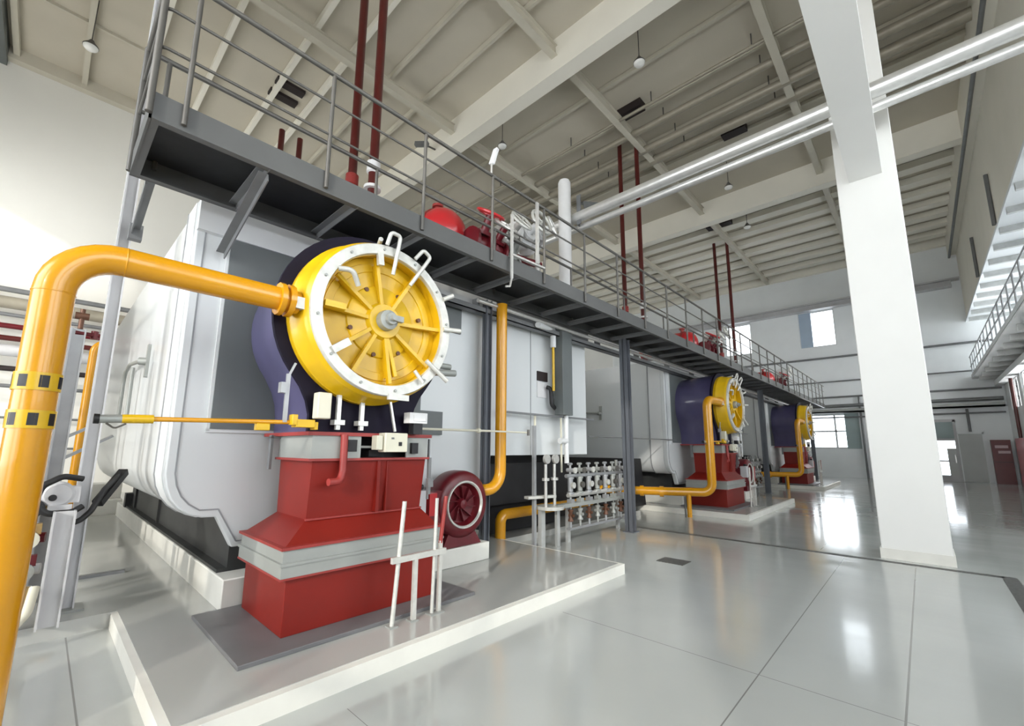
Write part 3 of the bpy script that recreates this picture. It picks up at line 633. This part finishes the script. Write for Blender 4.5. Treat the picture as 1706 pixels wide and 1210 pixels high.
# ---- fan
fa = uthing('fan', (3.75, 4.25, .33), ['round dark red fan blower beside the nearest pedestal', 'round dark red fan blower beside the middle pedestal', 'red fan blower beside the farthest pedestal'], 'fan', 'red fan blowers')
FX, FZ = 3.60, .82
MB().lathe((FX, 0, FZ), (0, 1, 0), [(0, 4.45), (.34, 4.45), (.39, 4.41), (.40, 4.35), (.40, 4.22), (.39, 4.17), (.34, 4.13), (.26, 4.13), (.245, 4.16), (.22, 4.22), (0, 4.25)], 48).build('volute', 'maroon', fa)
MB().lathe((FX, 0, FZ), (0, 1, 0), [(.25, 4.135), (.262, 4.115), (.278, 4.115), (.285, 4.135)], 48, closed=True).build('inlet_ring', 'ring', fa)
for i in range(10):
    a = 36*i
    MB().bar((FX+.06*math.cos(rad(a)), 4.21, FZ+.06*math.sin(rad(a))), (FX+.21*math.cos(rad(a+25)), 4.19, FZ+.21*math.sin(rad(a+25))), .008, .05, (0, 1, 0)).build('blade', 'maroon', fa)
MB().lathe((FX, 0, FZ), (0, 1, 0), [(0, 4.14), (.05, 4.15), (.07, 4.2), (.07, 4.26)], 20).build('hub', 'maroon', fa)
MB().frustum((FX-.30, FX+.30, 4.16, 4.43, .335), (FX-.2, FX+.2, 4.18, 4.4, .5)).build('foot', 'maroon', fa)
MB().box(2.73, 3.28, 4.16, 4.40, .62, 1.0).build('outlet_duct', 'maroon', fa)
MB().box(2.74, 2.92, 3.98, 4.15, .74, 1.04).build('motor_box', 'colgrey', fa, bevel=.01)
MB().box(2.96, 3.06, 3.98, 4.15, .76, 1.0).build('coupling', 'tank', fa)
MB().cyl((2.76, 4.04, 1.07), (2.90, 4.04, 1.07), .03).build('cable_gland', 'rubber', fa)
struct_f = uthing('fan_block', (3.65, 4.38, .12), ['white concrete block under the nearest red fan', 'white concrete block under the middle red fan', 'white concrete block under the farthest red fan'], 'block', 'fan plinth blocks')
BX(3.05, 4.03, 4.14, 4.47, .12, .33).build('block', 'conc', struct_f, bevel=.01)
# ---- instrument rack in front
ra = uthing('instrument_stand', (2.25, 3.15, .12), ['white post stand in front of the nearest red pedestal', 'pale post stand in front of the middle red pedestal', 'pale post stand in front of the farthest pedestal'], 'stand', 'post stands before pedestals')
MB().tube([(2.03, 3.16, .12), (2.10, 3.16, 1.06)], .018, n=10).build('post', 'ring', ra)
MB().bar((2.22, 3.15, .12), (2.22, 3.15, .60), .036, .03).build('post', 'ring', ra)
MB().tube([(2.41, 3.16, .12), (2.43, 3.16, 1.06)], .015, n=10).build('post', 'ring', ra)
MB().bar((2.48, 3.16, .12), (2.48, 3.16, .70), .03, .03).build('post', 'ring', ra)
MB().tube([(2.48, 3.16, .68), (2.53, 3.16, 1.07)], .018, n=10).build('post', 'redfl', ra)
MB().bar((1.99, 3.14, .615), (2.52, 3.14, .615), .03, .045).build('crossbar', 'ring', ra)
for x, h in ((2.03, .0), (2.22, 0), (2.41, 0), (2.48, 0)): BX(x-.035, x+.035, 3.12, 3.2, .12, .13).build('foot', 'galv', ra)
# ---- linear actuator / igniter lance
ac = uthing('igniter_lance', (.8, 3.5, 1.63), ['thin yellow lance with grey end running left from the nearest burner', 'thin pale lance beside the middle burner', 'thin pale lance beside the farthest burner'], 'lance', 'igniter lances')
MB().cyl((.45, 3.55, 1.665), (1.42, 3.5, 1.685), .016, 12).build('rod', 'yellow', ac)
MB().cyl((.32, 3.55, 1.66), (.47, 3.55, 1.665), .028, 12).build('cylinder', 'yellowd', ac)
MB().cyl((.22, 3.55, 1.655), (.32, 3.55, 1.66), .026, 12).build('end_cap', 'galv', ac); MB().cyl((.195, 3.55, 1.655), (.22, 3.55, 1.655), .03, 12).build('end_cap', 'rubber', ac)
MB().tube([(.25, 3.52, 1.63), (.29, 3.52, 1.6), (.34, 3.52, 1.63)], .006, .02, 6).build('cable', 'rail', ac)
MB().box(1.05, 1.14, 3.50, 3.56, 1.615, 1.665).build('clamp', 'yellowd', ac, bevel=.005)
MB().box(1.30, 1.44, 3.44, 3.54, 1.645, 1.705).box(1.27, 1.31, 3.44, 3.52, 1.66, 1.74).box(1.44, 1.47, 3.45, 3.53, 1.63, 1.69).build('bracket', 'yellowd', ac, bevel=.004)
# ---- steam drum with red dished end, valves, risers on top of boiler
sd = uthing('steam_drum', (3.95, 7, 3.8), ['bright red dished tank end on top of the nearest boiler behind the railing', 'red dished tank end on top of the middle boiler', 'red dished tank end on top of the farthest boiler'], 'tank', 'steam drums on the boilers')
dsh = MB().lathe((3.92, 5.05, 4.83), (0, 1, 0), [(0, -.22), (.12, -.2), (.25, -.14), (.34, -.05), (.375, .05), (.38, .15), (.38, 1.6)], 40).build('drum_shell', 'tank', sd)
MB().lathe((3.92, 5.2, 4.83), (0, 1, 0), [(.385, 0), (.4, .0), (.4, .06), (.385, .06)], 40, closed=True).build('drum_flange', 'redfl', dsh)
MB().cyl((3.9, 5.3, 5.18), (3.9, 5.3, 5.32), .05).cyl((3.9, 5.3, 5.3), (3.9, 5.3, 5.34), .09).build('nozzle', 'redfl', dsh)
MB().box(3.65, 4.2, 5.2, 6.5, 3.74, 4.5).build('saddle', 'rib', sd)
vv = uthing('valve_manifold', (4.9, 5, 3.8), ['cluster of silver and dark red valves beside the red tank, nearest boiler', 'cluster of dark valves beside the red tank of the middle boiler', 'cluster of valves on top of the farthest boiler'], 'valve cluster', 'valve clusters on the boilers')
MB().cyl((4.25, 5.0, 4.75), (6.1, 5.0, 4.95), .07).build('pipe', 'maroon', vv)
def gate_valve(x, y, z, s, m1, m2, ax=(0, 0, 1), wheel=True):
    b = MB().lathe((x, y, z), (1, 0, 0), [(.09*s, -.16*s), (.16*s, -.16*s), (.16*s, -.12*s), (.09*s, -.12*s), (.12*s, 0), (.09*s, .12*s), (.16*s, .12*s), (.16*s, .16*s), (.09*s, .16*s)], 16)
    a = Vector((x, y, z)); ax = Vector(ax); b.cyl(a, a+ax*.34*s, .05*s, 10).cyl(a+ax*.12*s, a+ax*.16*s, .11*s, 12); vb = b.build('valve_body', m1, vv)
    if wheel:
        c0 = a+ax*.36*s; u = ax.orthogonal().normalized(); v_ = ax.cross(u)
        pts = [c0+(u*math.cos(2*PI*i/20)+v_*math.sin(2*PI*i/20))*.16*s for i in range(20)]
        w_ = MB().tube(pts, .018*s, n=8, closed=True); 
        for i in range(0, 20, 5): w_.cyl(c0, pts[i], .012*s, 6)
        w_.build('handwheel', m2, vb)
gate_valve(4.32, 4.75, 4.65, 1.35, 'maroon', 'tank', (0, -.5, .85))
gate_valve(4.55, 4.7, 4.62, 1.2, 'maroon', 'chrome', (0, -.7, .7))
gate_valve(4.95, 4.8, 4.95, 1.3, 'chrome', 'ring', (0, -.8, .5))
gate_valve(5.45, 4.9, 5.2, 1.5, 'wbox', 'ring', (0, -.9, .3))
gate_valve(5.75, 4.9, 5.35, 1.2, 'wbox', 'chrome', (.3, -.9, .3))
gate_valve(5.0, 4.8, 4.55, 1.1, 'galv', 'rail', (0, -.6, .8))
MB().tube([(4.2, 5.0, 4.2), (4.6, 4.9, 4.5), (5.1, 4.9, 4.9), (5.6, 4.95, 5.2), (6.0, 5, 5.4), (6.05, 5, 4.2)], .07, .2).build('pipe', 'chrome', vv)
MB().tube([(4.8, 4.7, 4.0), (4.8, 4.7, 4.55), (5.0, 4.7, 4.6), (5.2, 4.7, 4.2)], .05, .1).build('pipe', 'galv', vv)
# two red risers
for rx, ry, side in ((3.2, 6.9, 'left'), (3.28, 6.3, 'right')):
    rp = uthing('red_riser', (rx, ry, 3.74), ['%s red pipe of the nearest pair rising through the roof' % side, '%s red pipe of the middle pair rising to the roof' % side, '%s red pipe of the farthest pair rising to the roof' % side], 'pipe', 'pairs of red riser pipes')
    MB().cyl((rx, ry, 3.74), (rx, ry, ZC-.01), .075, 16).build('pipe', 'redpipe', rp)
    MB().lathe((rx, ry, 5.75), (0, 0, 1), [(.08, 0), (.14, 0), (.14, .05), (.08, .05)], 16, closed=True).lathe((rx, ry, 6.05), (0, 0, 1), [(.08, 0), (.11, .02), (.11, .2), (.08, .22)], 16, closed=True).build('riser_flange', 'wbox' if side == 'right' else 'redfl', rp)
# ---- valve rack right of each burner
vr = uthing('valve_rack', (6.6, 4.3, 0), ['steel rack of six vertical sample valves beside the dark support post', 'distant rack of sample valves beyond the middle burner', 'rack of sample valves at the far end'], 'valve rack', 'sample valve racks')
MB().box(5.95, 7.75, 4.26, 4.34, .20, .235).build('lower_rail', 'post', vr)
MB().box(5.6, 7.75, 4.24, 4.36, .56, .62).build('upper_rail', 'galv', vr)
MB().cyl((5.95, 4.3, .74), (7.7, 4.3, .74), .035).build('header_pipe', 'chrome', vr)
MB().cyl((5.9, 4.3, 1.05), (7.7, 4.3, 1.05), .03).build('header_pipe', 'post', vr)
for i in range(7):
    x = 6.02+.27*i
    c_ = MB().cyl((x, 4.3, .22), (x, 4.3, 1.24), .018, 8).cyl((x, 4.3, .80), (x, 4.3, 1.0), .045, 10).box(x-.045, x+.045, 4.25, 4.34, .58, .68).cyl((x, 4.3, 1.0), (x, 4.3, 1.03), .06, 10).cyl((x, 4.3, .76), (x, 4.3, .79), .06, 10)
    c_.cyl((x, 4.2, 1.14), (x, 4.36, 1.14), .035, 8).cyl((x-.05, 4.3, 1.24), (x+.05, 4.3, 1.24), .02, 8)
    sv_ = c_.build('sample_valve', 'galv' if i % 2 else 'post', vr)
    MB().lathe((x, 4.19, 1.14), (0, 1, 0), [(0, 0), (.05, 0), (.05, .02), (0, .02)], 12).cyl((x, 4.22, .9), (x, 4.26, .9), .05, 10).build('handwheel', 'rail' if i % 2 else 'ring', sv_)
for x, y, z1 in ((5.66, 4.30, .62), (6.02, 4.36, .6), (7.72, 4.42, 1.1)):
    MB().bar((x, y, 0), (x, y, z1), .07, .05, (0, 1, 0)).build('leg', 'railing_far', vr)
MB().bar((5.42, 4.42, 0), (5.42, 4.42, .56), .09, .07, (0, 1, 0)).build('leg', 'railing_far', vr)
MB().lathe((5.55, 4.36, .56), (0, 0, 1), [(0, 0), (.22, 0), (.22, .05), (0, .05)], 20).build('table_top', 'ring', vr)
MB().bar((5.15, 4.5, .75), (5.65, 4.35, .75), .12, .04).build('shelf', 'ring', vr)
MB().cyl((7.72, 4.42, 1.1), (7.72, 4.42, 1.28), .03).build('post_cap', 'galv', vr)
MB().bar((5.30, 4.62-.15, 0), (5.30, 4.47, 1.85), .05, .05).build('tall_post', 'post', vr)
for x in (5.4, 5.62):
    MB().cyl((x, 4.32, .6), (x, 4.32, 1.25), .025, 10).cyl((x, 4.32, 1.0), (x, 4.32, 1.04), .06, 10).lathe((x, 4.27, 1.33), (0, 1, 0), [(0, 0), (.07, 0), (.075, .02), (.07, .05), (0, .05)], 16).build('pressure_gauge', 'chrome', vr)
for i in range(7):
    x = 6.02+.27*i
    MB().lathe((x, 4.3, .42), (0, 0, 1), [(.02, -.1), (.045, -.09), (.045, -.07), (.03, -.05), (.03, .05), (.045, .07), (.045, .09), (.02, .1)], 10).cyl((x, 4.24, .42), (x, 4.36, .42), .025, 8).build('lower_valve', 'galv' if i % 2 else 'brown', vr)
# wall rods and hanging box on right boiler section
ho = uthing('hanging_cable_duct', (6.0, 4.4, 2.0), ['dark grey vertical cable duct hanging over the valve rack', 'dark grey vertical cable duct past the middle burner', 'dark grey vertical cable duct at the far end'], 'cable duct', 'hanging cable ducts')
BX(5.88, 6.16, 4.32, 4.5, 2.05, 3.56).build('duct', 'panel', ho, bevel=.008)
MB().cyl((6.08, 4.41, 1.25), (6.08, 4.41, 2.05), .04).cyl((5.9, 4.41, 1.62), (6.08, 4.41, 1.62), .05).build('lower_pipe', 'whitetrim', ho)
hp = uthing('white_pipe', (5.75, 4.45, 2.4), ['white and yellow vertical pipe left of the hanging cable duct', 'white vertical pipe near the middle boiler duct', 'white vertical pipe near the farthest boiler duct'], 'pipe', 'white pipes by the ducts')
MB().cyl((5.79, 4.45, 2.45), (5.79, 4.45, 3.3), .022).build('pipe', 'yellowd', hp); MB().tube([(5.2, 4.3, 3.45), (5.79, 4.45, 3.52), (5.79, 4.45, 3.2)], .05, .06).build('elbow', 'whitetrim', hp)
rd = uthing('guide_rod', (5.8, 4.4, 2.0), ['thin horizontal bracket rail above the valve rack on the nearest boiler', 'thin horizontal bracket rail on the middle boiler', 'thin horizontal bracket rail on the farthest boiler'], 'rail', 'bracket rails')
MB().bar((4.58, 4.5, 2.03), (6.95, 4.42, 2.02), .04, .03).box(4.6, 4.68, 4.5, 4.6, 1.99, 2.06).build('rail', 'rib', rd)
MB().cyl((5.36, 4.5, 1.4), (5.36, 4.5, 2.02), .02, 8).build('drop_pipe', 'cream', rd)
MB().cyl((6.0, 4.46, 1.1), (6.0, 4.46, 2.02), .018, 8).build('drop_pipe', 'cream', rd)
ro = uthing('signal_rod', (3.6, 4.35, 1.7), ['thin pale rod running right from the nearest burner', 'thin rod running right from the middle burner', 'thin rod running right from the farthest burner'], 'rod', 'thin rods along the boilers')
MB().cyl((2.66, 4.05, 1.70), (3.9, 4.02, 1.71), .014, 8).cyl((3.9, 4.02, 1.71), (4.62, 4.02, 1.71), .011, 8).lathe((3.7, 4.025, 1.71), (1, 0, 0), [(.0, -.03), (.03, -.02), (.03, .02), (0, .03)], 10).build('rod', 'cream', ro)
MB().cyl((4.62, 4.0, 1.67), (4.62, 4.0, 1.75), .02, 8).build('rod_end', 'rail', ro)
# vertical yellow pipe by dark post
yv = uthing('yellow_riser', (4.4, 4.28, 1.0), ['vertical yellow pipe by the dark post, curving in behind the red fan', 'vertical yellow pipe behind the middle fan', 'vertical yellow pipe behind the farthest fan'], 'pipe', 'yellow gas risers', (0, 2))
MB().tube([(4.345, 4.27, 3.56), (4.345, 4.27, .96), (3.95, 4.30, .94)], .078, .24, 18).build('pipe', 'yellow', yv)
# yellow feed pipe for units 2 and 3 (kept as its own thing)
kids_map()
for t, labels, units in list(UNIT):
    for n in units:
        if n == 0: continue
        c = copy_tree(t); c.location = Vector(t.location)+Vector((9.8*n, 0, 0))
        if t.name.startswith('fan'): c.location += Vector((.62, -.42, 0)); c['label'] = labels[n]
yp = thing('yellow_gas_pipe', (10.1, 3.6, 0), 'yellow gas pipe dropping in front of the middle pedestal and running to the left', 'pipe', 'yellow gas pipes to far burners')
MB().tube([(11.04, 3.46, 2.62), (10.62, 3.46, 2.62), (10.25, 3.5, 2.62), (10.25, 3.5, .55), (9.7, 5.0, .53), (9.35, 5.8, .53)], .095, .2, 18).build('pipe', 'yellow', yp)
for q in ((9.9, 4.46, .53), (9.75, 4.87, .53)): MB().cyl(q, (q[0]-.03, q[1]+.08, .53), .12, 18).build('flange', 'yellow', yp)
MB().cyl((10.98, 3.46, 2.62), (11.04, 3.46, 2.62), .12, 18).build('flange', 'yellow', yp)
MB().cyl((10.05, 3.95, 0), (10.05, 3.95, .5), .05, 12).build('support_leg', 'yellow', yp)
MB().cyl((9.95, 4.0, 0), (9.95, 4.0, .45), .02, 8).build('support_leg', 'rail', yp)
kids_map()
yp2 = copy_tree(yp); yp2.location = Vector(yp.location)+Vector((9.8, 0, 0)); yp2['label'] = 'yellow gas pipe in front of the farthest pedestal'
for n in (1, 2):
    tag(MB().frustum((9.7+9.8*(n-1), 10.5+9.8*(n-1), 5.2, 9, .12), (10.05+9.8*(n-1), 10.5+9.8*(n-1), 5.3, 9, 1.25)).build('ash_hopper', 'black', origin=(10.2+9.8*(n-1), 7, .12)), 'black sloped hopper low beside the left flank of the %s boiler' % WHICH[n], 'hopper')
# ================================================================== UNIT-1 PIPE (foreground)
bp1 = thing('large_yellow_pipe', (.02, 3.45, 0), 'large glossy yellow pipe in the left foreground, arching into the nearest burner', 'pipe')
MB().tube([(-.05, 3.45, 0), (-.05, 3.45, 2.605), (1.14, 3.45, 2.605)], .088, .26, 40).build('pipe', 'yellow', bp1)
MB().cyl((1.09, 3.45, 2.605), (1.125, 3.45, 2.605), .125, 12).cyl((1.15, 3.45, 2.605), (1.19, 3.45, 2.605), .125, 12).cyl((1.12, 3.45, 2.605), (1.235, 3.45, 2.605), .09, 20).build('flange', 'yellow', bp1)
for z in (1.83, 1.63):
    bd = MB().lathe((-.05, 3.45, z), (0, 0, 1), [(.0885, -.045), (.094, -.045), (.094, .05), (.0885, .05)], 40, closed=True).build('clamp_band', 'yellowd', bp1)
    for i in range(7):
        a = 2*PI*i/7+.25+z; a2 = a+.42; vs = []
        for aa in (a, (a+a2)/2, a2): vs += [(-.05+.0945*math.cos(aa), 3.45+.0945*math.sin(aa), z-.03), (-.05+.0945*math.cos(aa), 3.45+.0945*math.sin(aa), z+.035)]
        MB().add(vs, [(0, 2, 3, 1), (2, 4, 5, 3)]).build('band_slot', 'black', bd)
MB().lathe((-.05, 3.45, 2.33), (0, 0, 1), [(.088, 0), (.0905, .002), (.0905, .006), (.088, .008)], 40, closed=True).build('weld_seam', 'yellow', bp1)
MB().lathe((.22, 3.45, 2.605), (1, 0, 0), [(.088, 0), (.0905, .002), (.0905, .006), (.088, .008)], 40, closed=True).build('weld_seam', 'yellow', bp1)
ys = thing('yellow_pipe_stub', (5.07, 5.0, .1), 'short low yellow pipe on a foot under the white boiler, right of the red fan', 'pipe')
MB().tube([(5.05, 4.95, .1), (5.05, 4.95, .46), (7.6, 4.95, .46)], .085, .12, 18).build('pipe', 'yellow', ys)
# ================================================================== LONG TRAYS under the walkway
ct = thing('cable_tray', (10, 4.45, 3.4), 'grey cable tray running under the walkway along the boiler tops', 'cable tray')
MB().box(3.2, 25, 4.38, 4.52, 3.40, 3.415).box(3.2, 25, 4.38, 4.39, 3.40, 3.48).box(3.2, 25, 4.51, 4.52, 3.40, 3.48).build('tray', 'rib', ct)
x = 4.0
while x < 25: MB().bar((x, 4.45, 3.40), (x, 4.45, 3.60), .03, .12, (0, 1, 0)).build('bracket', 'rib', ct); x += 1.6
tag(MB().cyl((4.4, 4.66, 3.80), (25, 4.66, 3.80), .055, 14).build('silver_pipe', 'silver', origin=(12, 4.66, 3.8)), 'bright silver pipe along the boiler tops just behind the walkway', 'pipe')
tag(MB().cyl((3.9, 4.30, 3.52), (24.5, 4.30, 3.52), .03, 12).build('silver_pipe', 'chrome', origin=(12, 4.3, 3.52)), 'thin silver conduit under the walkway above the boiler fronts', 'conduit')
tag(MB().cyl((7.0, 4.56, 1.72), (11.0, 4.56, 1.72), .012, 8).build('guide_wire', 'rib', origin=(9, 4.5, 1.72)), 'thin dark line stretched between the nearest and middle boilers', 'rod')
# ================================================================== SILVER DUCTS
tag(MB().cyl((7.6, -5.9, 6.68), (7.6, 8.6, 6.58), .115, 24).build('silver_duct', 'silver', origin=(7.6, 1, 6.6)), 'long shiny silver duct crossing above the walkway and past the white column', 'duct')
tag(MB().cyl((7.74, -5.9, 6.50), (7.74, 8.0, 6.40), .07, 20).build('silver_duct', 'silver', origin=(7.8, 1, 6.4)), 'thinner silver duct running just below the long shiny duct', 'duct')
tag(MB().lathe((7.29, 5.25, 3.74), (0, 0, 1), [(.14, 0), (.14, 3.60), (.115, 3.66), (0, 3.69)], 24).build('vent_stack', 'wbox', origin=(7.29, 5.25, 3.74)), 'upright silver vent stack with a domed cap behind the railing', 'stack')
tag(MB().angle((7.7, 5.1, 7.0), (8.6, 5.1, 7.35), .16, .02).angle((7.6, 5.1, 6.4), (7.6, 5.1, 7.1), .1, .02, (0, 1, 0)).build('duct_bracket', 'rib', origin=(7.7, 5.1, 6.8)), 'dark angle bracket holding the silver duct beside the vent stack', 'bracket')
# ================================================================== LEFT SIDE: steel posts, valves, actuator
p1 = thing('steel_column', (.33, 5.40, .12), 'tall light grey steel column rising past the walkway end at left', 'column')
MB().ibeam(.31, 5.44, .12, ZC-.01, .10, .11, .012).build('shaft', 'colgrey', p1); BX(.2, .42, 5.33, 5.55, .12, .14).build('base_plate', 'galv', p1)
MB().angle((.38, 5.36, 3.55), (.36, 4.4, 3.66), .06, .01).box(.33, .43, 5.3, 5.38, 3.45, 3.6).build('bracket', 'rib', p1)
p2 = thing('pipe_stand', (.12, 5.75, .12), 'thick grey pipe stand behind the foreground yellow pipe', 'stand')
MB().ibeam(.12, 5.9, .12, 2.62, .11, .11, .012).build('shaft', 'post', p2)
MB().ibeam(.20, 5.05, .12, .98, .13, .13, .012).box(.19, .21, 5.05, 5.9, .9, .93).build('lower_shaft', 'colgrey', p2)
MB().cyl((.13, 5.9, 2.62), (.13, 5.9, 2.82), .02).cyl((.08, 5.9, 2.75), (.18, 5.9, 2.75), .035).build('top_valve', 'brown', p2)
MB().cyl((.1, 5.9, 2.58), (.3, 5.92, 2.58), .02).cyl((.24, 5.92, 2.54), (.24, 5.92, 2.62), .03).build('side_arm', 'maroon', p2)
ysm = tag(MB().tube([(.03, 5.65, .12), (.03, 5.65, 2.55)], .025, n=12).build('thin_yellow_pipe', 'yellow', origin=(.03, 5.65, .12)), 'thin yellow pipe directly behind the large foreground pipe', 'pipe')
tag(MB().tube([(.34, 8.0, .12), (.34, 8.0, 2.88), (.52, 8.0, 2.88)], .045, .15, 14).build('small_yellow_pipe', 'yellow', origin=(.34, 8, .12)), 'slim yellow hooked pipe seen between the grey posts at left', 'pipe')
for dz in (0, .25): tag(MB().bar((-.1, 7.2, 1.15+dz), (.62, 7.6, 1.62+dz), .03, .03).build('support_rod', 'post', origin=(.2, 7.4, 1.3)), 'slanted grey rod behind the grey posts at left, %s one' % ('upper' if dz else 'lower'), 'rod')
am = thing('valve_actuator', (.18, 5.3, 1.0), 'grey valve actuator with a looped black hose beside the steel column', 'actuator')
MB().lathe((.15, 5.24, 1.1), (0, 1, 0), [(0, -.06), (.08, -.06), (.10, -.04), (.10, .08), (0, .08)], 24).box(.08, .28, 5.2, 5.34, 1.03, 1.16).box(.1, .24, 5.16, 5.22, .98, 1.02).build('actuator_body', 'colgrey', am)
MB().cyl((.12, 5.17, 1.08), (.12, 5.14, 1.08), .025).build('sight_glass', 'black', am)
MB().cyl((.2, 5.25, .55), (.2, 5.25, 1.0), .03).build('stem', 'galv', am)
MB().tube([(.28, 5.2, 1.22), (.16, 5.15, 1.25), (.05, 5.12, 1.18), (.02, 5.1, 1.05), (.10, 5.1, .96), (.24, 5.12, .96), (.30, 5.15, 1.0)], .024, .08, 12).build('hose', 'rubber', am)
MB().tube([(.17, 5.2, .88), (.28, 5.15, .86), (.36, 5.2, .95), (.44, 5.35, 1.12), (.55, 5.6, 1.22)], .022, .1, 12).build('hose', 'rubber', am)
MB().bar((.40, 5.3, 1.0), (.58, 5.65, 1.25), .07, .06).build('hose_tray', 'rubber', am)
random.seed(7)
cols = ['brown', 'wbox', 'maroon', 'brass', 'galv', 'cream', 'black']
for i in range(4):
    z = .28+.24*i
    vt = thing('small_valve', (-.02, 5.35, z), ['lowest cream and brown valve behind the foreground pipe', 'second lowest small valve behind the foreground pipe', 'third small valve up behind the foreground pipe', 'topmost small dark valve behind the foreground pipe'][i], 'valve', 'small valves behind the pipe')
    MB().cyl((-.15, 5.35, z), (.12, 5.3, z), .04, 12).build('valve_body', cols[i], vt)
    MB().lathe((.02, 5.28, z), (0, 1, 0), [(0, -.1), (.07, -.1), (.07, -.07), (.03, -.06), (.03, .06), (.07, .07), (.07, .1), (0, .1)], 14).build('bonnet', cols[(i+3) % 7], vt)
    BX(.02, .09, 5.2, 5.27, z+.04, z+.12).build('handle', cols[(i+1) % 7], vt)
tag(MB().tube([(-.25, 4.9, .15), (-.05, 4.8, .12), (.08, 4.85, .3), (.1, 4.95, .45)], .03, .08, 12).build('pale_hose', 'cream', origin=(0, 4.9, .12)), 'pale curved hose low on the floor behind the foreground pipe', 'hose')
tag(MB().lathe((-.02, 5.1, .34), (1, 0, 0), [(0, -.14), (.09, -.12), (.11, 0), (.09, .1), (.03, .14), (0, .14)], 20).cyl((-.02, 5.1, .12), (-.02, 5.1, .26), .05, 10).build('brass_pump', 'brass', origin=(0, 5.1, .34)), 'rounded brass coloured pump casing low behind the foreground pipe', 'pump')
tag(MB().box(.25, .8, 6.55, 6.62, .12, .15).build('floor_bracket', 'rib', origin=(.5, 6.6, .12)), 'short dark bracket lying on the floor behind the steel column', 'bracket')
# steps at the rear left
st = thing('step_block', (.9, 12.6, .12), 'low white steps behind the boiler at left', 'steps')
BX(.2, 1.3, 12.2, 13.2, .12, .4).build('step', 'conc', st); BX(.2, 1.3, 12.6, 13.2, .4, .7).build('step', 'conc', st)
